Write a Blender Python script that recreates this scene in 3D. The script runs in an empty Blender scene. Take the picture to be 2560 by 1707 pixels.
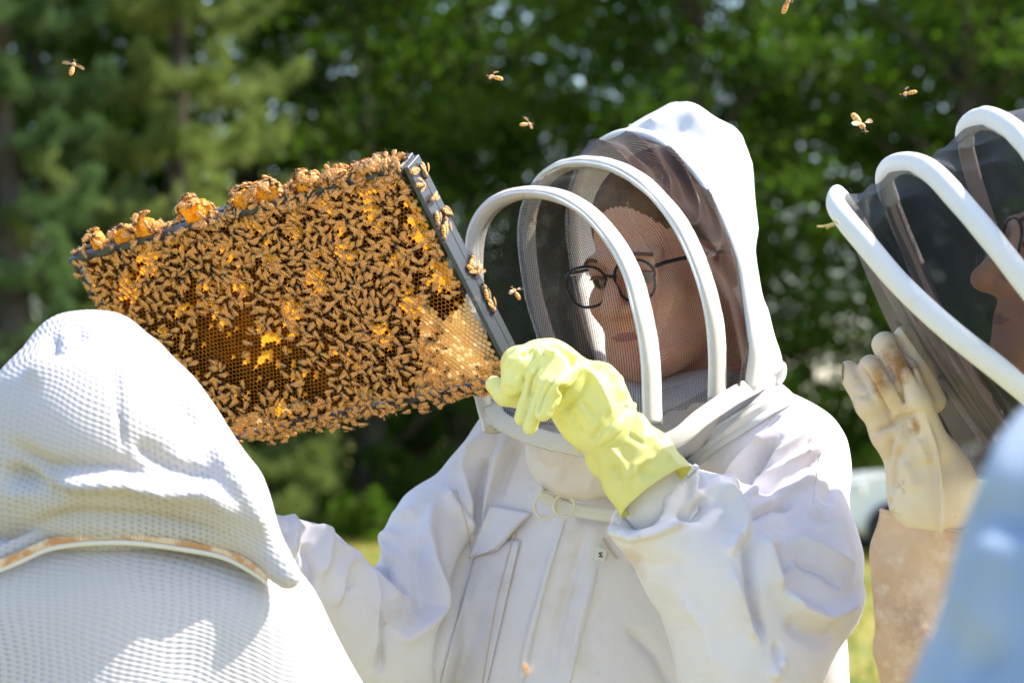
import bpy, math, random
import numpy as np
from mathutils import Vector, Matrix
from mathutils.bvhtree import BVHTree
rnd = random.Random(7)
rng = np.random.default_rng(11)
SC = bpy.context.scene
COL = SC.collection
R = math.radians

# ------------------------------------------------------------------ camera, sky, sun, exposure
F = 6044.0            # focal length in photo pixels (85 mm on 36 mm, 2560 px)
PITCH = R(1.7)
CAMZ = 1.5
cam_d = bpy.data.cameras.new('camera'); cam = bpy.data.objects.new('camera', cam_d); COL.objects.link(cam)
cam.location = (0, 0, CAMZ); cam.rotation_euler = (R(90) + PITCH, 0, 0)
cam_d.lens = 85; cam_d.sensor_width = 36; cam_d.clip_start = 0.05; cam_d.clip_end = 2000
cam_d.dof.use_dof = True; cam_d.dof.focus_distance = 2.52; cam_d.dof.aperture_fstop = 6.0
SC.camera = cam
SUN = Vector((0.62, 0.10, 0.78)).normalized()       # direction towards the sun
el = math.asin(SUN.z); az = math.atan2(SUN.x, SUN.y)
w = bpy.data.worlds.new('World'); SC.world = w; w.use_nodes = True
nt = w.node_tree; bg = nt.nodes['Background']
sky = nt.nodes.new('ShaderNodeTexSky'); sky.sky_type = 'NISHITA'; sky.sun_disc = False
sky.sun_elevation = el; sky.sun_rotation = az; sky.air_density = 1.0; sky.dust_density = 1.5; sky.ozone_density = 1.0
nt.links.new(sky.outputs[0], bg.inputs[0]); bg.inputs[1].default_value = 0.15
sl = bpy.data.lights.new('sun', 'SUN'); sl.energy = 3.7; sl.angle = R(0.5); sl.color = (1.0, 0.93, 0.84)
so = bpy.data.objects.new('sun', sl); COL.objects.link(so)
so.rotation_euler = (-SUN).to_track_quat('-Z', 'Y').to_euler(); so.location = (5, 5, 12)
SC.view_settings.view_transform = 'Standard'; SC.view_settings.look = 'None'
SC.view_settings.exposure = 1.45; SC.view_settings.gamma = 1
SC.cycles.max_bounces = 10; SC.cycles.transparent_max_bounces = 24
SC.cycles.use_denoising = True

# ------------------------------------------------------------------ coordinates
# c-space: metres, x right, y = depth along the camera axis, z up; rotated into the world by the camera pitch
CP, SP = math.cos(PITCH), math.sin(PITCH)
def C(px, py, d): return np.array([(px - 1280) / F * d, d, -(py - 853.5) / F * d])
def Wd(c):
    c = np.asarray(c, dtype=float)
    x, y, z = c[..., 0], c[..., 1], c[..., 2]
    return np.stack([x, y * CP - z * SP, y * SP + z * CP + CAMZ], axis=-1)
def Pw(px, py, d): return Vector(Wd(C(px, py, d)))
def px_of(c): return 1280 + F * c[:, 0] / c[:, 1], 853.5 - F * c[:, 2] / c[:, 1]

# ------------------------------------------------------------------ tagging / objects
def tag(o, label=None, cat=None, group=None, kind=None):
    if label: o['label'] = label
    if cat: o['category'] = cat
    if group: o['group'] = group
    if kind: o['kind'] = kind
    return o
def link(o, parent=None):
    COL.objects.link(o)
    if parent is not None:
        o.parent = parent
        o.matrix_parent_inverse = parent_inv(parent)
    return o
def parent_inv(p):
    m = Matrix.Identity(4); q = p
    chain = []
    while q is not None:
        chain.append(q); q = q.parent
    for q in reversed(chain):
        m = m @ (q.matrix_parent_inverse if q.parent else Matrix.Identity(4)) @ q.matrix_basis
    return m.inverted()
def empty(name, loc, label, cat, group=None):
    o = bpy.data.objects.new(name, None); o.location = loc; o.empty_display_size = 0.1
    COL.objects.link(o); return tag(o, label, cat, group)
def mesh_np(name, V, Fq, mats, parent=None, smooth=True, fm=None, uv=None):
    """V (n,3) world coords; Fq list/array of faces"""
    me = bpy.data.meshes.new(name)
    V = np.asarray(V, dtype=np.float32)
    if isinstance(Fq, np.ndarray):
        k = Fq.shape[1]; n = Fq.shape[0]
        me.vertices.add(len(V)); me.vertices.foreach_set('co', V.ravel())
        me.loops.add(n * k); me.loops.foreach_set('vertex_index', Fq.astype(np.int32).ravel())
        me.polygons.add(n); me.polygons.foreach_set('loop_start', np.arange(0, n * k, k, dtype=np.int32))
        me.polygons.foreach_set('loop_total', np.full(n, k, dtype=np.int32))
        me.update(calc_edges=True); me.validate()
    else:
        me.from_pydata([tuple(v) for v in V.tolist()], [], [tuple(f) for f in Fq])
    if not isinstance(mats, (list, tuple)): mats = [mats]
    for m in mats: me.materials.append(m)
    if fm is not None: me.polygons.foreach_set('material_index', np.asarray(fm, dtype=np.int32))
    if uv is not None:
        l = me.uv_layers.new(name='UVMap')
        idx = np.empty(len(me.loops), dtype=np.int32); me.loops.foreach_get('vertex_index', idx)
        l.data.foreach_set('uv', np.asarray(uv, dtype=np.float32)[idx].ravel())
    me.polygons.foreach_set('use_smooth', [smooth] * len(me.polygons))
    me.update()
    o = bpy.data.objects.new(name, me); link(o, parent); return o

# ------------------------------------------------------------------ materials
def WP(px, py, d): return tuple(float(v) for v in Wd(C(px, py, d)))
def M(name, col, rough=0.8, spec=0.3, trans=0.0, tcol=None, noise=None, bump=None, weave=None, stain=None, sheen=0.0, tint=None, coat=0.0, space='Object', spots=None):
    m = bpy.data.materials.new(name); m.use_nodes = True
    n = m.node_tree; L = n.links.new; b = n.nodes['Principled BSDF']; out = n.nodes['Material Output']
    b.inputs['Roughness'].default_value = rough; b.inputs['Specular IOR Level'].default_value = spec
    b.inputs['Coat Weight'].default_value = coat; b.inputs['Coat Roughness'].default_value = 0.15
    b.inputs['Sheen Weight'].default_value = sheen
    tc = n.nodes.new('ShaderNodeTexCoord')
    rgb = n.nodes.new('ShaderNodeRGB'); rgb.outputs[0].default_value = (*col, 1); cs = rgb.outputs[0]
    def nz(scale, detail=4, rg=0.55):
        t = n.nodes.new('ShaderNodeTexNoise'); t.inputs['Scale'].default_value = scale
        t.inputs['Detail'].default_value = detail; t.inputs['Roughness'].default_value = rg
        L(tc.outputs[space], t.inputs['Vector']); return t
    def ramp(src, a, bb):
        r = n.nodes.new('ShaderNodeMapRange'); r.inputs['From Min'].default_value = a; r.inputs['From Max'].default_value = bb
        L(src, r.inputs['Value']); return r.outputs[0]
    def mix(fac, a, col2):
        x = n.nodes.new('ShaderNodeMix'); x.data_type = 'RGBA'
        L(fac, x.inputs[0]); L(a, x.inputs[6])
        if isinstance(col2, tuple): x.inputs[7].default_value = (*col2, 1)
        else: L(col2, x.inputs[7])
        return x.outputs[2]
    if noise:
        for (sc, c2, a, bb) in noise: cs = mix(ramp(nz(sc).outputs[0], a, bb), cs, c2)
    if tint:                                  # per leaf variation stored on the mesh
        at = n.nodes.new('ShaderNodeAttribute'); at.attribute_name = 'tint'
        cs = mix(at.outputs['Fac'], cs, tint)
    if stain:
        for (sc, c2, a, bb) in stain: cs = mix(ramp(nz(sc, 6, 0.65).outputs[0], a, bb), cs, c2)
    if spots:                                 # (world point, radius, colour): soiled, darkened or glow-painted places with ragged edges
        nn = nz(55, 5, 0.7)
        for (pt, rad, c2, amt) in spots:
            vd = n.nodes.new('ShaderNodeVectorMath'); vd.operation = 'DISTANCE'; L(tc.outputs['Object'], vd.inputs[0]); vd.inputs[1].default_value = tuple(pt)
            k = ramp(vd.outputs['Value'], rad, rad * 0.15); ad = n.nodes.new('ShaderNodeMath'); ad.operation = 'ADD'; L(k, ad.inputs[0])
            sb = n.nodes.new('ShaderNodeMath'); sb.operation = 'MULTIPLY'; L(nn.outputs[0], sb.inputs[0]); sb.inputs[1].default_value = 1.9; L(sb.outputs[0], ad.inputs[1])
            f2 = ramp(ad.outputs[0], 1.15, 1.75); ml = n.nodes.new('ShaderNodeMath'); ml.operation = 'MULTIPLY'; L(f2, ml.inputs[0]); ml.inputs[1].default_value = amt
            m2 = n.nodes.new('ShaderNodeMath'); m2.operation = 'MULTIPLY'; L(ml.outputs[0], m2.inputs[0]); k3 = ramp(k, 0.0, 0.35); L(k3, m2.inputs[1])
            cs = mix(m2.outputs[0], cs, c2)
    L(cs, b.inputs['Base Color'])
    hs = None
    if bump:
        bn = n.nodes.new('ShaderNodeBump'); bn.inputs['Strength'].default_value = bump[1]; bn.inputs['Distance'].default_value = bump[2]
        L(nz(bump[0], 5).outputs[0], bn.inputs['Height']); hs = bn
    if weave:
        wv = n.nodes.new('ShaderNodeTexWave'); wv.wave_type = 'BANDS'; wv.bands_direction = 'DIAGONAL'
        wv.inputs['Scale'].default_value = weave[0]; wv.inputs['Distortion'].default_value = 1.0; wv.inputs['Detail'].default_value = 1
        L(tc.outputs[space], wv.inputs['Vector'])
        b2 = n.nodes.new('ShaderNodeBump'); b2.inputs['Strength'].default_value = weave[1]; b2.inputs['Distance'].default_value = weave[2]
        L(wv.outputs[0], b2.inputs['Height'])
        if hs: L(hs.outputs[0], b2.inputs['Normal'])
        hs = b2
    if hs: L(hs.outputs[0], b.inputs['Normal'])
    if trans > 0:
        t = n.nodes.new('ShaderNodeBsdfTranslucent'); mx = n.nodes.new('ShaderNodeMixShader'); mx.inputs[0].default_value = trans
        if tcol: t.inputs[0].default_value = (*tcol, 1)
        else: L(cs, t.inputs[0])
        L(b.outputs[0], mx.inputs[1]); L(t.outputs[0], mx.inputs[2]); L(mx.outputs[0], out.inputs[0])
    return m

def wing_mat(nm='bee_wing', col=(0.95, 0.52, 0.20, 1), al=0.36):
    m = bpy.data.materials.new(nm); m.use_nodes = True; n = m.node_tree; L = n.links.new; b = n.nodes['Principled BSDF']
    b.inputs['Base Color'].default_value = col; b.inputs['Roughness'].default_value = 0.25; b.inputs['Specular IOR Level'].default_value = 0.7
    t = n.nodes.new('ShaderNodeBsdfTransparent'); t.inputs[0].default_value = (1, 0.93, 0.8, 1); ms = n.nodes.new('ShaderNodeMixShader'); ms.inputs[0].default_value = al
    L(t.outputs[0], ms.inputs[1]); L(b.outputs[0], ms.inputs[2]); L(ms.outputs[0], n.nodes['Material Output'].inputs[0]); return m
cotton = M('white_cotton', (0.80, 0.775, 0.78), 0.9, 0.15, trans=0.12, bump=(60, 0.25, 0.002), weave=(420, 0.35, 0.0005),
           noise=[(14, (0.74, 0.71, 0.70), 0.5, 0.8)])
cotton_worn = M('worn_white_cotton', (0.80, 0.765, 0.805), 0.9, 0.15, trans=0.10, bump=(22, 0.45, 0.006), weave=(420, 0.35, 0.0005),
           noise=[(14, (0.72, 0.68, 0.66), 0.5, 0.8)], spots=[(WP(1650, 1530, 2.56), 0.055, (0.52, 0.33, 0.18), 0.5), (WP(1550, 1620, 2.56), 0.05, (0.50, 0.32, 0.18), 0.45), (WP(1480, 1440, 2.58), 0.05, (0.55, 0.40, 0.28), 0.4), (WP(1300, 1650, 2.60), 0.05, (0.55, 0.42, 0.3), 0.35), (WP(1590, 1390, 2.42), 0.03, (0.6, 0.42, 0.28), 0.35)],
           stain=[(26, (0.50, 0.33, 0.17), 0.69, 0.80), (9, (0.66, 0.58, 0.50), 0.58, 0.75), (170, (0.30, 0.18, 0.08), 0.76, 0.80)])
hoodcloth = M('hood_cotton', (0.70, 0.69, 0.70), 0.9, 0.15, trans=0.10, bump=(40, 0.3, 0.003), weave=(500, 0.3, 0.0004))
webbing = M('woven_webbing', (0.80, 0.77, 0.70), 0.85, 0.2, weave=(330, 0.8, 0.0012), bump=(90, 0.4, 0.001), trans=0.05,
            stain=[(22, (0.70, 0.58, 0.36), 0.58, 0.8)])
webbing2 = M('white_piping', (0.80, 0.79, 0.77), 0.8, 0.2, weave=(330, 0.4, 0.0006), trans=0.06, stain=[(18, (0.72, 0.60, 0.42), 0.6, 0.85)])
taupe = M('inner_tape', (0.78, 0.70, 0.69), 0.85, 0.2, weave=(300, 0.4, 0.0006), trans=0.15)
flapcloth = M('chin_cloth', (0.76, 0.70, 0.66), 0.9, 0.15, bump=(30, 0.3, 0.003), trans=0.08, stain=[(12, (0.66, 0.52, 0.40), 0.52, 0.75)])
edging = M('frayed_edge', (0.62, 0.52, 0.43), 0.9, 0.1)
zipm = M('zip_teeth', (0.76, 0.74, 0.70), 0.5, 0.4)
zipbrass = M('orange_zip', (0.66, 0.36, 0.16), 0.5, 0.4, noise=[(60, (0.85, 0.68, 0.5), 0.45, 0.6)])
ringm = M('cream_plastic', (0.82, 0.76, 0.58), 0.35, 0.5, trans=0.15)
inkm = M('black_print', (0.02, 0.02, 0.03), 0.7)
skin = M('skin', (0.97, 0.53, 0.34), 0.5, 0.35, noise=[(25, (0.92, 0.42, 0.30), 0.45, 0.7)], bump=(160, 0.15, 0.001))
lipm = M('lip', (0.62, 0.27, 0.22), 0.45, 0.4)
hairm = M('brown_hair', (0.16, 0.08, 0.035), 0.5, 0.4, noise=[(40, (0.28, 0.15, 0.06), 0.4, 0.6)], bump=(120, 0.8, 0.004))
hairfair = M('tied_hair', (0.42, 0.25, 0.08), 0.5, 0.4)
browm = M('brow_hair', (0.20, 0.11, 0.07), 0.7)
eyew = M('eye_white', (0.42, 0.36, 0.33), 0.2, 0.5)
iris = M('iris', (0.05, 0.035, 0.025), 0.15, 0.6)
blackpl = M('black_plastic', (0.012, 0.012, 0.014), 0.25, 0.5)
rubber = M('yellow_rubber', (0.84, 0.83, 0.34), 0.32, 0.45, trans=0.22, tcol=(0.90, 0.88, 0.25), bump=(35, 0.25, 0.002), weave=(260, 0.22, 0.0006), spots=[(WP(1276, 968, 2.385), 0.010, (0.60, 0.36, 0.03), 0.9), (WP(1432, 995, 2.38), 0.008, (0.35, 0.2, 0.03), 0.9), (WP(1330, 1060, 2.37), 0.006, (0.65, 0.5, 0.1), 0.8)],
           stain=[(45, (0.55, 0.33, 0.04), 0.73, 0.80)])
rubber2 = M('yellow_cuff_rubber', (0.84, 0.80, 0.28), 0.32, 0.45, trans=0.22, tcol=(0.85, 0.82, 0.20), bump=(22, 0.3, 0.003), weave=(200, 0.15, 0.0005))
BRN = (0.34, 0.15, 0.03)
leather = M('cream_leather', (0.74, 0.62, 0.47), 0.7, spec=0.3, spots=[(WP(2232, 885, 2.30), 0.022, BRN, 0.95), (WP(2262, 930, 2.30), 0.020, BRN, 0.9), (WP(2205, 965, 2.30), 0.016, (0.45, 0.22, 0.05), 0.9), (WP(2188, 930, 2.30), 0.014, (0.55, 0.32, 0.12), 0.8),
            (WP(2272, 1068, 2.29), 0.016, BRN, 0.95), (WP(2280, 850, 2.31), 0.018, (0.55, 0.33, 0.12), 0.9), (WP(2160, 990, 2.30), 0.010, (0.5, 0.3, 0.1), 0.6), (WP(2295, 1130, 2.28), 0.010, (0.55, 0.35, 0.15), 0.6)], bump=(30, 0.5, 0.004), noise=[(16, (0.66, 0.50, 0.36), 0.4, 0.7)],
            stain=[(17, (0.36, 0.17, 0.04), 0.61, 0.74), (60, (0.30, 0.13, 0.04), 0.72, 0.78)])
leather_d = M('propolis_leather', (0.60, 0.42, 0.20), 0.65, 0.3, bump=(40, 0.5, 0.003), stain=[(22, (0.30, 0.13, 0.02), 0.48, 0.66)])
suede = M('tan_suede', (0.66, 0.44, 0.29), 0.9, 0.15, bump=(45, 0.7, 0.004), noise=[(9, (0.46, 0.28, 0.16), 0.42, 0.68), (60, (0.74, 0.55, 0.40), 0.5, 0.75)], spots=[(WP(2270, 1560, 2.27), 0.05, (0.36, 0.19, 0.09), 0.6)])
greypl = M('grey_plastic', (0.055, 0.063, 0.070), 0.38, 0.5, bump=(60, 0.2, 0.001), stain=[(30, (0.30, 0.27, 0.22), 0.64, 0.85)])
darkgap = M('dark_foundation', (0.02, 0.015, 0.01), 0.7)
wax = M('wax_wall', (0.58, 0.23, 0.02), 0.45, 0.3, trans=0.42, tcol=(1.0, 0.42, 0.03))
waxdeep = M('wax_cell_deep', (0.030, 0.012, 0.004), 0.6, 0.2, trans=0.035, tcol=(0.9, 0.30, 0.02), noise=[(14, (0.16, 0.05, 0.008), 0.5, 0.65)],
            spots=[(WP(560, 850, 2.62), 0.12, (0.50, 0.16, 0.015), 0.8), (WP(760, 1010, 2.60), 0.10, (0.50, 0.17, 0.015), 0.7), (WP(330, 760, 2.68), 0.07, (0.40, 0.13, 0.012), 0.6)])  # orange spots paint the glow of backlit open cells into the wax colour
waxcap = M('wax_capping', (0.78, 0.34, 0.025), 0.5, 0.3, trans=0.40, tcol=(1.0, 0.46, 0.03), bump=(300, 0.5, 0.001), noise=[(70, (0.82, 0.42, 0.05), 0.4, 0.6)])
honeycap = M('pale_capping', (0.80, 0.56, 0.26), 0.45, 0.4, trans=0.22, tcol=(1.0, 0.78, 0.38), bump=(300, 0.6, 0.001), noise=[(60, (0.62, 0.38, 0.14), 0.5, 0.7)])
burr = M('burr_wax', (0.95, 0.48, 0.03), 0.3, 0.5, trans=0.6, tcol=(1.0, 0.62, 0.05), bump=(200, 1.0, 0.003), noise=[(90, (0.9, 0.55, 0.08), 0.4, 0.6)])
beefuzz = M('bee_fuzz', (0.52, 0.29, 0.11), 0.9, 0.1, sheen=0.25, noise=[(900, (0.24, 0.12, 0.045), 0.45, 0.6)])
beeband = M('bee_amber', (0.92, 0.43, 0.11), 0.45, 0.4)
beestripe = M('bee_stripe', (0.38, 0.17, 0.055), 0.4, 0.4)
beedark = M('bee_dark', (0.04, 0.025, 0.018), 0.4, 0.4)
beewing = wing_mat(); flywing = wing_mat('flying_wing', (0.70, 0.42, 0.20, 1), 0.30)
beefly = M('bee_fly', (0.58, 0.27, 0.08), 0.7, 0.2, sheen=0.5)
straw = M('dry_straw', (0.62, 0.52, 0.24), 0.7, 0.2, trans=0.3)
bark = M('bark', (0.055, 0.045, 0.035), 0.9, 0.1, bump=(8, 0.8, 0.03), noise=[(3, (0.10, 0.085, 0.07), 0.4, 0.6)])
leafm = M('leaf', (0.014, 0.040, 0.004), 0.55, 0.12, trans=0.38, tcol=(0.09, 0.20, 0.010), tint=(0.085, 0.125, 0.014))
leafm2 = M('leaf_light', (0.024, 0.062, 0.006), 0.55, 0.12, trans=0.40, tcol=(0.12, 0.26, 0.012), tint=(0.10, 0.15, 0.016))
needlem = M('needle', (0.11, 0.15, 0.045), 0.6, 0.15, trans=0.35, tcol=(0.25, 0.34, 0.07), tint=(0.26, 0.31, 0.085))
needleb = M('needle_blue', (0.05, 0.09, 0.035), 0.6, 0.15, trans=0.3, tcol=(0.12, 0.22, 0.06), tint=(0.11, 0.18, 0.06))
grassm = M('meadow', (0.20, 0.19, 0.06), 0.9, 0.1, noise=[(0.5, (0.30, 0.25, 0.07), 0.40, 0.62), (3.0, (0.07, 0.13, 0.015), 0.52, 0.7)])
bladem = M('grass_blade', (0.16, 0.24, 0.03), 0.6, 0.2, trans=0.35, tint=(0.34, 0.30, 0.07))
carp = M('car_white', (0.70, 0.72, 0.70), 0.25, 0.5, coat=0.6)
tyrem = M('tyre_rubber', (0.02, 0.02, 0.022), 0.8)
rimm = M('rim_metal', (0.35, 0.37, 0.40), 0.3, 0.6)
glassd = M('dark_window', (0.02, 0.03, 0.035), 0.08, 0.6)
lampm = M('lamp_lens', (0.7, 0.7, 0.7), 0.1, 0.6)
shadecl = M('white_cotton_blue_shade', (0.25, 0.34, 0.48), 0.9, 0.15, trans=0.05, bump=(12, 0.3, 0.01), noise=[(7, (0.42, 0.49, 0.58), 0.45, 0.7)])  # white cloth; bluish shade and paler lit patches painted into the colour
denim = M('trouser_cotton', (0.78, 0.76, 0.76), 0.9, 0.1)
bootm = M('boot_rubber', (0.05, 0.05, 0.04), 0.6)

def glass_mat():
    m = bpy.data.materials.new('spectacle_glass'); m.use_nodes = True; n = m.node_tree; L = n.links.new
    out = n.nodes['Material Output']; n.nodes.remove(n.nodes['Principled BSDF'])
    g = n.nodes.new('ShaderNodeBsdfGlossy'); g.inputs['Roughness'].default_value = 0.03
    t = n.nodes.new('ShaderNodeBsdfTransparent'); mx = n.nodes.new('ShaderNodeMixShader')
    fr = n.nodes.new('ShaderNodeFresnel'); fr.inputs[0].default_value = 1.45
    L(fr.outputs[0], mx.inputs[0]); L(t.outputs[0], mx.inputs[1]); L(g.outputs[0], mx.inputs[2]); L(mx.outputs[0], out.inputs[0]); return m
lensm = glass_mat()

def veil_mat(name, pitch, frac, col, gloss):
    """black netting: threads cut out of the surface by its UV grid"""
    m = bpy.data.materials.new(name); m.use_nodes = True; n = m.node_tree; L = n.links.new
    out = n.nodes['Material Output']; b = n.nodes['Principled BSDF']
    b.inputs['Base Color'].default_value = (*col, 1); b.inputs['Roughness'].default_value = 0.35
    b.inputs['Specular IOR Level'].default_value = gloss
    uv = n.nodes.new('ShaderNodeUVMap'); uv.uv_map = 'UVMap'
    sep = n.nodes.new('ShaderNodeSeparateXYZ'); L(uv.outputs[0], sep.inputs[0])
    def line(sock):
        a = n.nodes.new('ShaderNodeMath'); a.operation = 'DIVIDE'; L(sock, a.inputs[0]); a.inputs[1].default_value = pitch
        f = n.nodes.new('ShaderNodeMath'); f.operation = 'FRACT'; L(a.outputs[0], f.inputs[0])
        g = n.nodes.new('ShaderNodeMath'); g.operation = 'LESS_THAN'; L(f.outputs[0], g.inputs[0]); g.inputs[1].default_value = frac
        return f, g
    f1, g1 = line(sep.outputs[0]); f2, g2 = line(sep.outputs[1])
    mxm = n.nodes.new('ShaderNodeMath'); mxm.operation = 'MAXIMUM'; L(g1.outputs[0], mxm.inputs[0]); L(g2.outputs[0], mxm.inputs[1])
    # each thread is round: bump across it
    def rnd_(f):
        a = n.nodes.new('ShaderNodeMath'); a.operation = 'MULTIPLY'; L(f.outputs[0], a.inputs[0]); a.inputs[1].default_value = math.pi / frac
        s = n.nodes.new('ShaderNodeMath'); s.operation = 'SINE'; L(a.outputs[0], s.inputs[0])
        c = n.nodes.new('ShaderNodeMath'); c.operation = 'MAXIMUM'; L(s.outputs[0], c.inputs[0]); c.inputs[1].default_value = 0; return c
    h = n.nodes.new('ShaderNodeMath'); h.operation = 'MAXIMUM'; L(rnd_(f1).outputs[0], h.inputs[0]); L(rnd_(f2).outputs[0], h.inputs[1])
    bp = n.nodes.new('ShaderNodeBump'); bp.inputs['Strength'].default_value = 0.8; bp.inputs['Distance'].default_value = pitch * 0.3
    L(h.outputs[0], bp.inputs['Height']); L(bp.outputs[0], b.inputs['Normal'])
    t = n.nodes.new('ShaderNodeBsdfTransparent'); ms = n.nodes.new('ShaderNodeMixShader')
    L(mxm.outputs[0], ms.inputs[0]); L(t.outputs[0], ms.inputs[1]); L(b.outputs[0], ms.inputs[2]); L(ms.outputs[0], out.inputs[0])
    return m
veilm = veil_mat('black_netting', 0.0021, 0.195, (0.005, 0.0035, 0.003), 0.14)
veilm_d = veil_mat('gathered_black_netting', 0.0024, 0.44, (0.050, 0.024, 0.014), 0.22)
veilm2 = veil_mat('dense_black_netting', 0.0014, 0.38, (0.005, 0.006, 0.007), 0.3)

def vent_mat(name, su, sv, amp, dark, spots=()):
    """white three layer ventilated fabric: rows of small holes in the knitted face"""
    m = bpy.data.materials.new(name); m.use_nodes = True; n = m.node_tree; L = n.links.new
    b = n.nodes['Principled BSDF']; b.inputs['Roughness'].default_value = 0.85; b.inputs['Specular IOR Level'].default_value = 0.2
    uv = n.nodes.new('ShaderNodeTexCoord')
    mp = n.nodes.new('ShaderNodeMapping'); L(uv.outputs['Object'], mp.inputs[0])
    nzd = n.nodes.new('ShaderNodeTexNoise'); nzd.inputs['Scale'].default_value = 5; L(uv.outputs['Object'], nzd.inputs['Vector'])
    vm = n.nodes.new('ShaderNodeVectorMath'); vm.operation = 'SCALE'; vm.inputs['Scale'].default_value = 0.07; L(nzd.outputs['Color'], vm.inputs[0])
    va = n.nodes.new('ShaderNodeVectorMath'); va.operation = 'ADD'; L(mp.outputs[0], va.inputs[0]); L(vm.outputs[0], va.inputs[1])
    sep = n.nodes.new('ShaderNodeSeparateXYZ'); L(va.outputs[0], sep.inputs[0])
    def mth(op, a, c=None):
        x = n.nodes.new('ShaderNodeMath'); x.operation = op
        for i, v in enumerate((a, c)):
            if v is None: continue
            if isinstance(v, (int, float)): x.inputs[i].default_value = v
            else: L(v, x.inputs[i])
        return x.outputs[0]
    u = mth('MULTIPLY', sep.outputs[0], 2 * math.pi / su); v = mth('MULTIPLY', sep.outputs[2], 2 * math.pi / sv)
    s = mth('ADD', mth('COSINE', u), mth('COSINE', mth('ADD', v, mth('MULTIPLY', u, 0.5))))
    hole = n.nodes.new('ShaderNodeMapRange'); hole.inputs['From Min'].default_value = 0.75; hole.inputs['From Max'].default_value = 1.35; L(s, hole.inputs['Value'])
    nb = n.nodes.new('ShaderNodeTexNoise'); nb.inputs['Scale'].default_value = 6; nb.inputs['Detail'].default_value = 3; L(uv.outputs['Object'], nb.inputs['Vector'])
    nr = n.nodes.new('ShaderNodeMapRange'); nr.inputs['From Min'].default_value = 0.45; nr.inputs['From Max'].default_value = 0.70
    nr.inputs['To Min'].default_value = 0.06; nr.inputs['To Max'].default_value = amp; L(nb.outputs[0], nr.inputs['Value'])
    am = nr.outputs[0]
    for (pt, rad, a_) in spots:
        vd = n.nodes.new('ShaderNodeVectorMath'); vd.operation = 'DISTANCE'; L(uv.outputs['Object'], vd.inputs[0]); vd.inputs[1].default_value = tuple(pt)
        r_ = n.nodes.new('ShaderNodeMapRange'); r_.inputs['From Min'].default_value = rad; r_.inputs['From Max'].default_value = rad * 0.3; r_.inputs['To Max'].default_value = a_; L(vd.outputs['Value'], r_.inputs['Value'])
        am = mth('ADD', am, r_.outputs[0])
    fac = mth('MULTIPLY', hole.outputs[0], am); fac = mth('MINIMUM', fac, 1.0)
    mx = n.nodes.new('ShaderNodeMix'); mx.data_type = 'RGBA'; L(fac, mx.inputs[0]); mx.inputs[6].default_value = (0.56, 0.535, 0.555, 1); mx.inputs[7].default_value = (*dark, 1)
    L(mx.outputs[2], b.inputs['Base Color'])
    bp = n.nodes.new('ShaderNodeBump'); bp.inputs['Strength'].default_value = 0.6; bp.inputs['Distance'].default_value = -0.0015; L(s, bp.inputs['Height'])
    bp.inputs['Strength'].default_value = 0.25; L(bp.outputs[0], b.inputs['Normal'])
    t = n.nodes.new('ShaderNodeBsdfTranslucent'); t.inputs[0].default_value = (0.8, 0.8, 0.8, 1); ms = n.nodes.new('ShaderNodeMixShader'); ms.inputs[0].default_value = 0.08
    L(b.outputs[0], ms.inputs[1]); L(t.outputs[0], ms.inputs[2]); L(ms.outputs[0], n.nodes['Material Output'].inputs[0])
    return m
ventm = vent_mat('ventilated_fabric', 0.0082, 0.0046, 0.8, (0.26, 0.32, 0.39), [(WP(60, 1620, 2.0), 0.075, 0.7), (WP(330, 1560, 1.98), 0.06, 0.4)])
ventm2 = vent_mat('ventilated_hood_fabric', 0.0058, 0.0052, 0.85, (0.16, 0.21, 0.28), [(WP(160, 1120, 2.03), 0.055, 1.0), (WP(60, 1010, 2.06), 0.04, 0.6), (WP(380, 1120, 2.06), 0.04, 0.5), (WP(300, 1260, 2.0), 0.05, 0.7), (WP(110, 1260, 2.0), 0.04, 0.7)])  # spots deepen the blue-grey dots, painting in the hood's bluish shading

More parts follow.
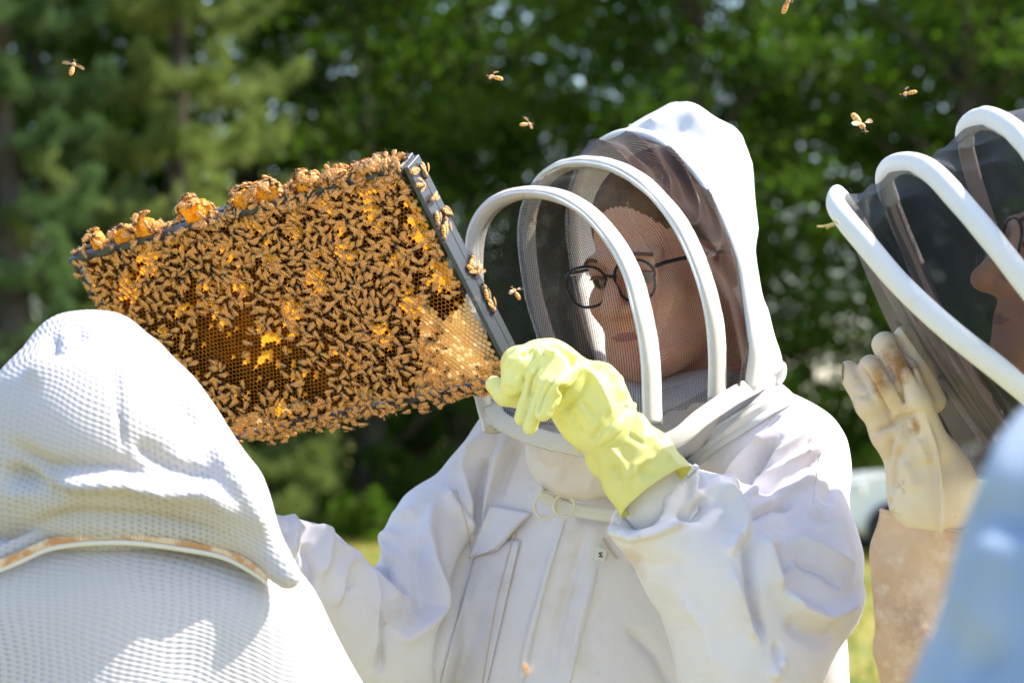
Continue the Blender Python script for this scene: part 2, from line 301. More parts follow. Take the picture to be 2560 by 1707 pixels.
# ------------------------------------------------------------------ implicit surfaces (surface nets)
class Field:
    def __init__(s, lo, hi, h):
        s.lo = np.array(lo, dtype=np.float32); s.h = h
        s.n = [int(math.ceil((b - a) / h)) + 1 for a, b in zip(lo, hi)]
        g = [s.lo[i] + h * np.arange(s.n[i], dtype=np.float32) for i in range(3)]
        s.X = g[0][:, None, None]; s.Y = g[1][None, :, None]; s.Z = g[2][None, None, :]
        s.f = np.full(s.n, 1e3, dtype=np.float32)
    def cone(s, a, b, ra, rb, fy=1.0):
        a = np.asarray(a, dtype=np.float32); b = np.asarray(b, dtype=np.float32)
        dx, dy, dz = (b - a); dy *= fy
        L2 = dx * dx + dy * dy + dz * dz + 1e-12
        x = s.X - a[0]; y = (s.Y - a[1]) * fy; z = s.Z - a[2]
        t = np.clip((x * dx + y * dy + z * dz) / L2, 0, 1)
        return np.sqrt((x - t * dx) ** 2 + (y - t * dy) ** 2 + (z - t * dz) ** 2) - (ra + (rb - ra) * t)
    def ell(s, c, r, Rm=None):
        x = s.X - c[0]; y = s.Y - c[1]; z = s.Z - c[2]
        if Rm is not None:
            x, y, z = (Rm[0][0] * x + Rm[0][1] * y + Rm[0][2] * z, Rm[1][0] * x + Rm[1][1] * y + Rm[1][2] * z, Rm[2][0] * x + Rm[2][1] * y + Rm[2][2] * z)
        k = np.sqrt((x / r[0]) ** 2 + (y / r[1]) ** 2 + (z / r[2]) ** 2)
        return (k - 1) * min(r)
    def add(s, d, k=0.01):
        h = np.clip(0.5 + 0.5 * (s.f - d) / k, 0, 1)
        s.f = (s.f * (1 - h) + d * h - k * h * (1 - h)).astype(np.float32)
    def sub(s, d, k=0.005):
        h = np.clip(0.5 - 0.5 * (s.f + d) / k, 0, 1)
        s.f = (s.f * (1 - h) - d * h + k * h * (1 - h)).astype(np.float32)
    def mesh(s):
        f = s.f; I = f < 0
        n = np.array(f.shape)
        corners = [(i, j, k) for i in (0, 1) for j in (0, 1) for k in (0, 1)]
        cnt = np.zeros(n - 1, dtype=np.int8)
        for (i, j, k) in corners: cnt += I[i:n[0] - 1 + i, j:n[1] - 1 + j, k:n[2] - 1 + k]
        act = (cnt > 0) & (cnt < 8); ai = np.argwhere(act)
        idx = np.full(n - 1, -1, dtype=np.int32); idx[act] = np.arange(len(ai))
        acc = np.zeros((len(ai), 3)); c2 = np.zeros(len(ai))
        for a in corners:
            for ax in range(3):
                if a[ax]: continue
                b = list(a); b[ax] = 1
                fa = f[ai[:, 0] + a[0], ai[:, 1] + a[1], ai[:, 2] + a[2]]; fb = f[ai[:, 0] + b[0], ai[:, 1] + b[1], ai[:, 2] + b[2]]
                m = (fa < 0) != (fb < 0); t = np.where(m, fa / np.where(m, fa - fb, 1), 0)
                p = np.tile(np.array(a, dtype=float), (len(ai), 1)); p[:, ax] += t
                acc += p * m[:, None]; c2 += m
        V = (ai + acc / c2[:, None]) * s.h + s.lo
        quads = []
        for ax in range(3):
            u, v = [(1, 2), (2, 0), (0, 1)][ax]
            A = I.take(range(n[ax] - 1), axis=ax); B = I.take(range(1, n[ax]), axis=ax)
            e = np.argwhere(A != B); st = A[tuple(e.T)]
            ok = (e[:, u] > 0) & (e[:, v] > 0) & (e[:, u] < n[u] - 1) & (e[:, v] < n[v] - 1); e = e[ok]; st = st[ok]
            def cell(du, dv):
                q = e.copy(); q[:, u] -= du; q[:, v] -= dv; return idx[tuple(q.T)]
            q = np.stack([cell(1, 1), cell(0, 1), cell(0, 0), cell(1, 0)], 1)
            q[~st] = q[~st][:, ::-1]; quads.append(q)
        return V, np.concatenate(quads)
def smooth_pass(V, Q, it=1, lam=0.5):
    for _ in range(it):
        A = np.zeros_like(V); c = np.zeros(len(V))
        for i in range(4):
            a, b = Q[:, i], Q[:, (i + 1) % 4]
            for k in range(3):
                A[:, k] += np.bincount(a, V[b, k], len(V)) + np.bincount(b, V[a, k], len(V))
            c += np.bincount(a, minlength=len(V)) + np.bincount(b, minlength=len(V))
        V = V + lam * (A / np.maximum(c, 1)[:, None] - V)
    return V
def subdiv(V, Q):
    n = len(V); E = np.concatenate([np.sort(np.stack([Q[:, i], Q[:, (i + 1) % 4]], 1), 1) for i in range(4)])
    key = E[:, 0].astype(np.int64) * n + E[:, 1]; u, first, inv = np.unique(key, return_index=True, return_inverse=True)
    inv = inv.reshape(-1); em = (V[E[first, 0]] + V[E[first, 1]]) / 2; fc = V[Q].mean(1); m = len(Q)
    e = [n + inv[i * m:(i + 1) * m] for i in range(4)]; c = n + len(u) + np.arange(m)
    q = np.concatenate([np.stack([Q[:, i], e[i], c, e[(i + 3) % 4]], 1) for i in range(4)])
    return smooth_pass(np.vstack([V, em, fc]), q, 2, 0.5), q
def normals(V, Q):
    n = np.cross(V[Q[:, 2]] - V[Q[:, 0]], V[Q[:, 3]] - V[Q[:, 1]])
    N = np.zeros_like(V)
    for i in range(4):
        for k in range(3): N[:, k] += np.bincount(Q[:, i], n[:, k], len(V))
    return N / (np.linalg.norm(N, axis=1)[:, None] + 1e-12)
def polydist(x, y, pts):
    """distance to a polyline and a fade value that is 1 along it and 0 at its two ends"""
    pts = np.asarray(pts, dtype=float); seg = np.linalg.norm(np.diff(pts, axis=0), axis=1); tot = seg.sum(); acc = 0
    best = np.full(len(x), 1e9); tt = np.zeros(len(x))
    for i in range(len(pts) - 1):
        a, b = pts[i], pts[i + 1]; d = b - a
        t = np.clip(((x - a[0]) * d[0] + (y - a[1]) * d[1]) / (d @ d), 0, 1)
        q = np.hypot(x - a[0] - t * d[0], y - a[1] - t * d[1]); m = q < best
        best = np.where(m, q, best); tt = np.where(m, (acc + t * seg[i]) / tot, tt); acc += seg[i]
    return best, np.clip(np.minimum(tt, 1 - tt) * 5, 0.15, 1)
def folds(V, Q, lst, both=False, gain=1.0):
    """raise cloth folds along traced lines: (points, width px, height mm)"""
    x, y = px_of(V); N = normals(V, Q); D = np.zeros(len(V))
    for pts, wd, h in lst:
        p = np.asarray(pts, dtype=float)
        m = np.where((x > p[:, 0].min() - 3 * wd) & (x < p[:, 0].max() + 3 * wd) & (y > p[:, 1].min() - 3 * wd) & (y < p[:, 1].max() + 3 * wd))[0]
        if not len(m): continue
        d, fd = polydist(x[m], y[m], p)
        D[m] += gain * h * 0.001 * (0.55 * np.exp(-(d / wd) ** 2) + 0.45 * np.exp(-np.sqrt(d * d + 4) / (0.75 * wd))) * fd
    wgt = np.ones(len(V)) if both else np.clip(0.35 - N[:, 1] * 1.4, 0, 1)
    return V + N * (D * wgt)[:, None]
def sn(V, f, seed):
    """cheap smooth noise for large meshes"""
    r = np.random.default_rng(seed); o = np.zeros(len(V))
    for i in range(7):
        k = r.normal(size=3) * f; o += np.sin(V @ k + r.uniform(0, 6.28))
    return o / 3.0
def crumple(V, Q, amp, f, seed):
    N = normals(V, Q); n1 = sn(V, f, seed); n2 = sn(V, f * 1.9, seed + 1)
    return V + N * (amp * (0.7 * (1 - np.abs(n1) * 1.4) + 0.3 * n2))[:, None]
def cr(d, px): return px * d / F
def build(name, V, Q, mats, parent, fm=None): return mesh_np(name, Wd(V), Q, mats, parent, True, fm)
def bvh_of(V, Q): return BVHTree.FromPolygons([tuple(v) for v in V.tolist()], [tuple(q) for q in Q.tolist()])
def on_surf(bv, px, py, off=0.0, dflt=2.6):
    d = Vector(C(px, py, 1.0)).normalized()
    h = bv.ray_cast(Vector((0, 0, 0)), d)
    if h[0] is None: return np.array(C(px, py, dflt))
    return np.array(h[0] - d * off)

# ------------------------------------------------------------------ curves, tubes, lofts
def cat(P, n):
    """Catmull-Rom through P, n samples at even arc length"""
    P = np.asarray(P, dtype=float); Q = np.vstack([2 * P[0] - P[1], P, 2 * P[-1] - P[-2]]); out = []
    for i in range(len(P) - 1):
        p0, p1, p2, p3 = Q[i:i + 4]
        for t in np.linspace(0, 1, 16, endpoint=False):
            out.append(0.5 * ((2 * p1) + (-p0 + p2) * t + (2 * p0 - 5 * p1 + 4 * p2 - p3) * t * t + (-p0 + 3 * p1 - 3 * p2 + p3) * t ** 3))
    out.append(P[-1]); out = np.array(out)
    s = np.concatenate([[0], np.cumsum(np.linalg.norm(np.diff(out, axis=0), axis=1))])
    t = np.linspace(0, s[-1], n)
    return np.stack([np.interp(t, s, out[:, k]) for k in range(out.shape[1])], 1)
def tube_c(P, r, seg=14, ry=None, close=False, wob=0.0, caps=True, up=None):
    """tube in c-space along samples P; r scalar or per-sample"""
    P = np.asarray(P, dtype=float); n = len(P); r = np.broadcast_to(r, n); ry = r if ry is None else np.broadcast_to(ry, n)
    T = np.gradient(P, axis=0)
    if close: T = np.roll(P, -1, 0) - np.roll(P, 1, 0)
    T /= np.linalg.norm(T, axis=1)[:, None]
    ref = np.array(up if up is not None else (0, 1, 0.05), dtype=float)
    A = np.cross(T, ref); A /= np.linalg.norm(A, axis=1)[:, None]; B = np.cross(A, T)
    th = np.linspace(0, 2 * math.pi, seg, endpoint=False)
    V = P[:, None, :] + (A[:, None, :] * np.cos(th)[None, :, None] * r[:, None, None] + B[:, None, :] * np.sin(th)[None, :, None] * ry[:, None, None])
    V = V.reshape(-1, 3)
    if wob: V = V + rng.normal(size=V.shape) * wob
    Fc = []
    m = n if close else n - 1
    for i in range(m):
        for j in range(seg):
            a = i * seg + j; b = i * seg + (j + 1) % seg; c = ((i + 1) % n) * seg + (j + 1) % seg; d = ((i + 1) % n) * seg + j
            Fc.append((a, d, c, b))
    if caps and not close:
        Fc.append(tuple(range(seg))[::1]); Fc.append(tuple(range((n - 1) * seg, n * seg))[::-1])
    return V, Fc
def tube(name, P, r, mat, parent, **k):
    V, Fc = tube_c(P, r, **k); return mesh_np(name, Wd(V), Fc, mat, parent)
def loft(rows, n=160, m=24, bulge=None):
    """rows: list of polylines in c-space; returns grid m x n, catmull across"""
    Rw = np.stack([cat(r, n) for r in rows])             # k,n,3
    k = len(rows)
    if k == 2: G = np.stack([Rw[0] * (1 - t) + Rw[1] * t for t in np.linspace(0, 1, m)])
    else: G = np.stack([cat(Rw[:, i], m) for i in range(n)], 1)
    return G
def grid_faces(m, n):
    i, j = np.meshgrid(np.arange(m - 1), np.arange(n - 1), indexing='ij'); a = (i * n + j).ravel()
    return np.stack([a, a + 1, a + n + 1, a + n], 1)
def grid_normals(G):
    du = np.gradient(G, axis=1); dv = np.gradient(G, axis=0); N = np.cross(du, dv); return N / (np.linalg.norm(N, axis=2)[:, :, None] + 1e-12)
def grid_uv(G):
    du = np.linalg.norm(np.diff(G, axis=1), axis=2).mean(0); dv = np.linalg.norm(np.diff(G, axis=0), axis=2).mean(1)
    u = np.concatenate([[0], np.cumsum(du)]); v = np.concatenate([[0], np.cumsum(dv)])
    U, Vv = np.meshgrid(u, v); return np.stack([U.ravel(), Vv.ravel()], 1)
def grid_obj(name, G, mat, parent, uv=None, thick=None):
    m, n = G.shape[:2]
    o = mesh_np(name, Wd(G.reshape(-1, 3)), grid_faces(m, n), mat, parent, True, None, grid_uv(G) if uv is None else uv)
    if thick:
        s = o.modifiers.new('thickness', 'SOLIDIFY'); s.thickness = thick; s.offset = 0
    return o
def ribbon(name, bv, pts, wd, mat, parent, off=0.003, thick=0.0015, n=60, dflt=2.6, cross=5):
    """cloth strip lying on a surface; pts in photo pixels, wd px"""
    p = cat(np.array([(a, b, 0) for a, b in pts], dtype=float), n)[:, :2]
    t = np.gradient(p, axis=0); t /= np.linalg.norm(t, axis=1)[:, None]; nn = np.stack([-t[:, 1], t[:, 0]], 1)
    G = np.zeros((cross, n, 3))
    for i in range(cross):
        s = (i / (cross - 1) - 0.5) * wd
        for j in range(n): G[i, j] = on_surf(bv, p[j, 0] + nn[j, 0] * s, p[j, 1] + nn[j, 1] * s, off, dflt)
    return grid_obj(name, G, mat, parent, thick=thick)

# ================================================================== setting: ground, trees, car
def ground():
    n = 60
    xs = np.linspace(-1, 1, n); xs = np.sign(xs) * np.abs(xs) ** 1.6 * 220
    X, Y = np.meshgrid(xs, xs + 40)
    V = np.stack([X.ravel(), Y.ravel(), np.zeros(n * n)], 1)
    o = mesh_np('ground', V, grid_faces(n, n)[:, ::-1], grassm); tag(o, kind='structure')
    # short grass in the clearing
    N = 26000
    a = rng.uniform(0, 1, N); d = 5 + 25 * a; x = rng.uniform(-0.30, 0.30, N) * d
    h = rng.uniform(0.05, 0.13, N); ang = rng.uniform(0, 6.28, N); wv = 0.006 + 0.006 * a
    lean = rng.normal(size=(N, 2)) * 0.03
    base = np.stack([x, d, np.zeros(N)], 1); off = np.stack([np.cos(ang) * wv, np.sin(ang) * wv, np.zeros(N)], 1)
    V = np.stack([base - off, base + off, base + np.concatenate([lean, h[:, None]], 1)], 1).reshape(-1, 3)
    o = mesh_np('meadow_grass', V, np.arange(3 * N).reshape(-1, 3), bladem, smooth=False)
    set_tint(o, np.repeat(rng.uniform(0, 1, N), 3)); tag(o, 'short yellow green grass of the clearing in front of the trees', 'grass', kind='stuff')
def set_tint(o, t):
    at = o.data.attributes.new('tint', 'FLOAT', 'POINT'); at.data.foreach_set('value', np.asarray(t, dtype=np.float32))
ground()

def leaf_mesh(cent, size, tint, mat, name, droop=0.4):
    """one folded leaf per point: two triangles"""
    n = len(cent); a = rng.normal(size=(n, 3)); a[:, 2] -= droop; a /= np.linalg.norm(a, axis=1)[:, None]
    b = np.cross(a, rng.normal(size=(n, 3))); b /= np.linalg.norm(b, axis=1)[:, None]; c = np.cross(a, b)
    s = size[:, None]
    V = np.stack([cent - a * s * 0.5, cent + b * s * 0.34 + c * s * 0.1, cent + a * s * 0.5, cent - b * s * 0.34 + c * s * 0.1], 1).reshape(-1, 3)
    i = np.arange(n)[:, None] * 4
    Q = np.concatenate([i + np.array([[0, 1, 2]]), i + np.array([[0, 2, 3]])])
    o = mesh_np(name, V, Q, mat, None, False); set_tint(o, np.repeat(tint, 4)); return o
def limb_mesh(segs, mat, name, sides=7):
    V = []; Fc = []
    for P, r in segs:
        P = np.array(P, dtype=float); r = np.array(r, dtype=float); T = np.gradient(P, axis=0); T /= np.linalg.norm(T, axis=1)[:, None]
        A = np.cross(T, np.array([0.3, 1, 0.2])); A /= np.linalg.norm(A, axis=1)[:, None]; B = np.cross(T, A); b = len(V)
        for i in range(len(P)):
            for j in range(sides):
                th = 2 * math.pi * j / sides; V.append(P[i] + (A[i] * math.cos(th) + B[i] * math.sin(th)) * r[i])
        for i in range(len(P) - 1):
            for j in range(sides): Fc.append((b + i * sides + j, b + i * sides + (j + 1) % sides, b + (i + 1) * sides + (j + 1) % sides, b + (i + 1) * sides + j))
    return mesh_np(name, np.array(V), Fc, mat)
def broadleaf(seed, h, rad, nclump, per, mat, zlow=0.6, lean=0.0):
    """template tree at the origin: trunk, limbs and a crown of leaf clumps"""
    r = np.random.default_rng(seed); segs = []
    z = np.linspace(0, h * 0.9, 9)
    tr = np.stack([lean * z + np.cumsum(r.normal(size=9) * 0.10), np.cumsum(r.normal(size=9) * 0.10), z], 1); tr[0, :2] = 0
    segs.append((tr, np.linspace(0.17 + h * 0.006, 0.03, 9)))
    cl = []
    for i in range(nclump):
        zz = zlow + (h - zlow) * r.uniform() ** 0.9; k = (zz - zlow) / (h - zlow)
        rr = rad * (0.55 + 0.45 * math.sin(math.pi * min(1, 0.15 + k))) * r.uniform(0.15, 1) ** 0.6; th = r.uniform(0, 6.28)
        cx = np.interp(zz, z, tr[:, 0]); cy = np.interp(zz, z, tr[:, 1])
        c = np.array([cx + rr * math.cos(th), cy + rr * math.sin(th), zz]); cl.append(c)
        if i % 4 == 0:
            z0 = max(0.5, zz - rr * 0.6); p0 = np.array([np.interp(z0, z, tr[:, 0]), np.interp(z0, z, tr[:, 1]), z0])
            mid = (p0 + c) / 2 + np.array([0, 0, 0.1 * rr]); segs.append((np.array([p0, mid, c]), [0.045, 0.03, 0.012]))
    cl = np.array(cl); sz = r.uniform(0.22, 0.62, nclump)
    cent = np.repeat(cl, per, 0) + np.random.default_rng(seed + 1).normal(size=(nclump * per, 3)) * np.repeat(sz, per)[:, None] * np.array([1.15, 1.15, 0.55]) * 0.62
    tint = np.clip(np.repeat(r.uniform(-0.2, 0.9, nclump), per) + r.normal(size=nclump * per) * 0.2, 0, 1)
    crown = leaf_mesh(cent, r.uniform(0.07, 0.15, len(cent)), tint, mat, 'crown'); trunk = limb_mesh(segs, bark, 'trunk')
    return crown, trunk
def conifer(seed, h, mat, blen=3.0, tiers=12, per=6, zlow=0.5):
    r = np.random.default_rng(seed); z = np.linspace(0, h, 8); tr = np.stack([np.cumsum(r.normal(size=8) * 0.04), np.cumsum(r.normal(size=8) * 0.04), z], 1); tr[0, :2] = 0
    segs = [(tr, np.linspace(0.22, 0.02, 8))]; P0 = []; P1 = []; T = []
    for i in range(tiers):
        zz = zlow + (h - zlow) * i / tiers + r.normal() * 0.08; L = blen * (1 - 0.75 * i / tiers) * r.uniform(0.8, 1.1)
        for j in range(per):
            th = 6.28 * (j + r.uniform(-0.3, 0.3)) / per + i * 0.7; dr = np.array([math.cos(th), math.sin(th), 0]); Lb = L * r.uniform(0.7, 1.12)
            t = np.linspace(0, 1, 7); droop = -0.22 * Lb * np.sin(t * 2.2) + 0.30 * Lb * t ** 3
            Pb = np.array([np.interp(zz, z, tr[:, 0]), np.interp(zz, z, tr[:, 1]), zz]) + dr * (t * Lb)[:, None] + np.array([0, 0, 1.0]) * droop[:, None]
            segs.append((Pb, np.linspace(0.035, 0.008, 7))); tone = r.uniform(0, 0.9)
            for q in range(48):
                u = r.uniform(0.28, 1.0); c = np.array([np.interp(u, t, Pb[:, k]) for k in range(3)])
                side = np.cross(dr, [0, 0, 1.0]) * r.normal() * 0.22 * Lb * (1.15 - u); c = c + side + np.array([0, 0, r.normal() * 0.05])
                nd = 26; d = r.normal(size=(nd, 3)) * 0.75 + dr * 0.9 + np.array([0, 0, 0.25]); d /= np.linalg.norm(d, axis=1)[:, None]
                P0.append(np.tile(c, (nd, 1)) + r.normal(size=(nd, 3)) * 0.035); P1.append(d * r.uniform(0.10, 0.18, (nd, 1))); T.append(np.full(nd, tone + r.normal() * 0.15))
    P0 = np.concatenate(P0); P1 = np.concatenate(P1); T = np.clip(np.concatenate(T), 0, 1)
    sd = np.cross(P1, r.normal(size=P1.shape)); sd /= np.linalg.norm(sd, axis=1)[:, None]; sd *= 0.009
    V = np.stack([P0 - sd, P0 + sd, P0 + P1], 1).reshape(-1, 3)
    crown = mesh_np('crown', V, np.arange(len(V)).reshape(-1, 3), mat, None, False); set_tint(crown, np.repeat(T, 3))
    return crown, limb_mesh(segs, bark, 'trunk')
def place_tree(parts, name, px, d, rz, s, label, cat, group, used=[]):
    loc = (( px - 1280) / F * d, d, -0.02)
    e = empty(name, loc, label, cat, group); e.rotation_euler = (0, 0, rz); e.scale = (s, s, s)
    for p in parts:
        if p in used: c = p.copy(); COL.objects.link(c)
        else: c = p; used.append(p)
        c.parent = e; c.matrix_parent_inverse = Matrix.Identity(4)
    return e
TB = [broadleaf(3, 10.5, 2.5, 230, 90, leafm, 1.0), broadleaf(5, 11.5, 2.9, 260, 90, leafm2, 2.0, 0.02), broadleaf(8, 9.5, 2.3, 190, 95, leafm, 0.5, -0.03)]
PN = [conifer(21, 9.0, needlem), conifer(22, 8.5, needleb, 2.5)]
G1 = 'broadleaf trees along the wood edge'; G2 = 'broadleaf trees deeper in the wood'
place_tree(PN[0], 'pine_tree', 430, 27.5, 0.4, 1.0, 'light green pine with layered plume branches behind the left half of the comb frame', 'pine tree', 'pine trees at the left')
place_tree(PN[1], 'pine_tree', 20, 26.5, 2.1, 1.0, 'dark blue green pine at the left border of the picture', 'pine tree', 'pine trees at the left')
place_tree(PN[1], 'pine_tree', -420, 29.0, 4.0, 1.1, 'pine standing just outside the left border', 'pine tree', 'pine trees at the left')
front = [(930, 31.0, 0, 'leafy tree whose crown rises behind the upper right corner of the comb frame'),
         (1190, 33.0, 1, 'leafy tree standing left of the pointed white hood'),
         (1620, 31.5, 2, 'leafy tree directly behind the pointed white hood'),
         (1850, 33.0, 0, 'leafy tree just right of the pointed white hood'),
         (2240, 34.5, 2, 'leafy tree with sky glinting through it between the two veils'),
         (2420, 32.0, 1, 'leafy tree above the black veil at the right border'),
         (2780, 33.0, 0, 'leafy tree just beyond the right border'),
         (-60, 33.5, 2, 'leafy tree behind the dark pine at the left border')]
for i, (px, d, k, lb) in enumerate(front): place_tree(TB[k], 'broadleaf_tree', px, d, i * 1.3, 1.0, lb, 'tree', G1)
for i, (px, d, lb) in enumerate([(300, 31.5, 'leafy tree filling the gap just left of the light green pine'), (610, 32.5, 'leafy tree filling the gap just right of the light green pine')]): place_tree(TB[[2, 0][i]], 'broadleaf_tree', px, d, 0.6 + i * 2.2, 1.0, lb, 'tree', G1)
for i, (px, d, k) in enumerate([(200, 37, 0), (640, 36, 1), (1060, 38, 2), (1330, 39, 0), (1730, 38, 1), (2440, 40, 0), (2650, 38, 2), (3050, 37, 1), (-400, 37, 1)]):
    place_tree(TB[k], 'broadleaf_tree', px, d, 2 + i * 1.7, 1.12, 'shaded tree of the back row, ' + ['behind the dark pine at the left', 'behind the light green pine', 'behind the gap right of the comb frame corner', 'left of the white hood peak', 'right of the white hood peak', 'above the black veil', 'beyond the right border', 'far beyond the right border', 'far beyond the left border'][i], 'tree', G2)
def shrub(px, d, s, seed, label, mat=leafm2):
    r = np.random.default_rng(seed); n = 1500; c = r.normal(size=(n, 3)); c /= np.linalg.norm(c, axis=1)[:, None]; c *= r.uniform(0.3, 1, (n, 1)) ** 0.5
    c *= np.array([s, s, s * 0.75]) * (1 + 0.25 * np.sin(c[:, :1] * 7)); c[:, 2] += s * 0.7
    o = leaf_mesh(c, r.uniform(0.05, 0.11, n), r.uniform(0.3, 1, n), mat, 'foliage'); e = empty('shrub', ((px - 1280) / F * d, d, 0), label, 'shrub', 'shrubs at the foot of the trees')
    o.parent = e; st = limb_mesh([(np.array([[0, 0, 0], [0.05, 0, s * 0.5], [0.1, 0.05, s]]), [0.03, 0.02, 0.01]), (np.array([[0, 0, 0], [-0.15, 0, s * 0.4], [-0.3, 0.05, s * 0.8]]), [0.02, 0.015, 0.01])], bark, 'stem'); st.parent = e
shrub(915, 28.0, 0.42, 1, 'small bright green bush on the grass between the comb frame and the raised white sleeve')
shrub(740, 29.5, 0.7, 2, 'round bush half hidden behind the white mesh hood', leafm)
shrub(1080, 30.5, 0.75, 3, 'darker bush close beside the raised white sleeve', leafm)
shrub(2170, 30.0, 0.8, 4, 'bush behind the parked white car', leafm)
shrub(90, 24.0, 0.34, 6, 'light green low shrub behind the left edge of the frame')
# unlit understory closing the wood floor far behind
def understory():
    r = np.random.default_rng(77); n = 26000
    c = np.stack([r.uniform(-17, 17, n), r.uniform(38.5, 44, n), r.uniform(0, 1, n) ** 1.25 * 3.0], 1)
    c[:, 2] *= 0.62 + 0.38 * np.sin(c[:, 0] * 0.9 + 1.2) ** 2
    o = leaf_mesh(c, r.uniform(0.16, 0.30, n), r.uniform(0, 0.7, n), leafm, 'wood_understory'); tag(o, 'dense leafy undergrowth deep inside the wood', 'undergrowth', kind='stuff')
understory()

# parked white car, only its front shows beside the leather glove
def car():
    d = 24.6; x0 = (2085 - 1280) / F * d
    e = empty('parked_car', (x0 + 2.1, d + 0.6, 0), 'white car parked on the grass, its front wheel showing beside the leather glove', 'car')
    prof = [(0.0, 0.42), (0.02, 0.62), (0.10, 0.80), (0.45, 0.87), (1.15, 0.92), (1.55, 1.12), (1.95, 1.36), (2.5, 1.42), (3.2, 1.40), (3.75, 1.15), (4.1, 0.98), (4.2, 0.75), (4.2, 0.42), (3.85, 0.26), (0.3, 0.24)]
    def ring(y, ins):
        out = []
        for (x, z) in prof:
            t = max(0, (z - 0.9) / 0.5); out.append((x0 + x, y - (ins * t if y > d else -ins * t), z))
        return out
    ys = [d - 0.05, d + 0.05, d + 0.7, d + 1.5, d + 1.6]; V = []; Fc = []; n = len(prof)
    for k, y in enumerate(ys):
        rr = ring(y, 0.25); c = np.mean(rr, 0)
        for p in rr:
            s = 0.96 if k in (0, 4) else 1.0
            V.append(((p[0] - c[0]) * s + c[0], p[1], (p[2] - c[2]) * s + c[2]))
    for k in range(4):
        for j in range(n): Fc.append((k * n + j, k * n + (j + 1) % n, (k + 1) * n + (j + 1) % n, (k + 1) * n + j))
    Fc.append(tuple(range(n))[::-1]); Fc.append(tuple(range(4 * n, 5 * n)))
    mesh_np('body', np.array(V), Fc, carp, e, False)
    for wx in (0.62, 3.35):
        for wy in (d - 0.06, d + 1.56):
            for nm, r, wd, m in (('tyre', 0.31, 0.20, tyrem), ('rim', 0.19, 0.215, rimm)):
                V = []; Fc = []; s = 28
                for k, (yy, rr) in enumerate(((-wd / 2, r * 0.93), (-wd / 2 + 0.02, r), (wd / 2 - 0.02, r), (wd / 2, r * 0.93))):
                    for j in range(s): a = 2 * math.pi * j / s; V.append((x0 + wx + rr * math.cos(a), wy + yy, 0.31 + rr * math.sin(a)))
                for k in range(3):
                    for j in range(s): Fc.append((k * s + j, k * s + (j + 1) % s, (k + 1) * s + (j + 1) % s, (k + 1) * s + j))
                Fc += [tuple(range(s))[::-1], tuple(range(3 * s, 4 * s))]
                o = mesh_np('wheel' if nm == 'tyre' else 'rim', np.array(V), Fc, m, e if nm == 'tyre' else wheel, False)
                if nm == 'tyre': wheel = o
    for (a, b) in ((1.35, 2.25), (2.32, 3.25)):
        V = [(x0 + a + (0.35 if a < 2 else 0), d - 0.0 + 0.16, 1.32), (x0 + b, d + 0.16, 1.33), (x0 + b, d - 0.03, 0.98), (x0 + a, d - 0.03, 0.98)]
        V += [(p[0], p[1] + 0.02, p[2]) for p in V]
        mesh_np('side_window', np.array(V), [(0, 1, 2, 3), (7, 6, 5, 4), (0, 4, 5, 1), (1, 5, 6, 2), (2, 6, 7, 3), (3, 7, 4, 0)], glassd, e, False)
    V = [(x0 + 0.0, d + 0.08, 0.66), (x0 + 0.30, d - 0.07, 0.70), (x0 + 0.28, d - 0.07, 0.80), (x0 + 0.06, d + 0.08, 0.78)]; V += [(p[0] - 0.02, p[1] - 0.02, p[2]) for p in V]
    mesh_np('headlight', np.array(V), [(0, 1, 2, 3), (7, 6, 5, 4), (0, 4, 5, 1), (1, 5, 6, 2), (2, 6, 7, 3), (3, 7, 4, 0)], lampm, e, False)
car()

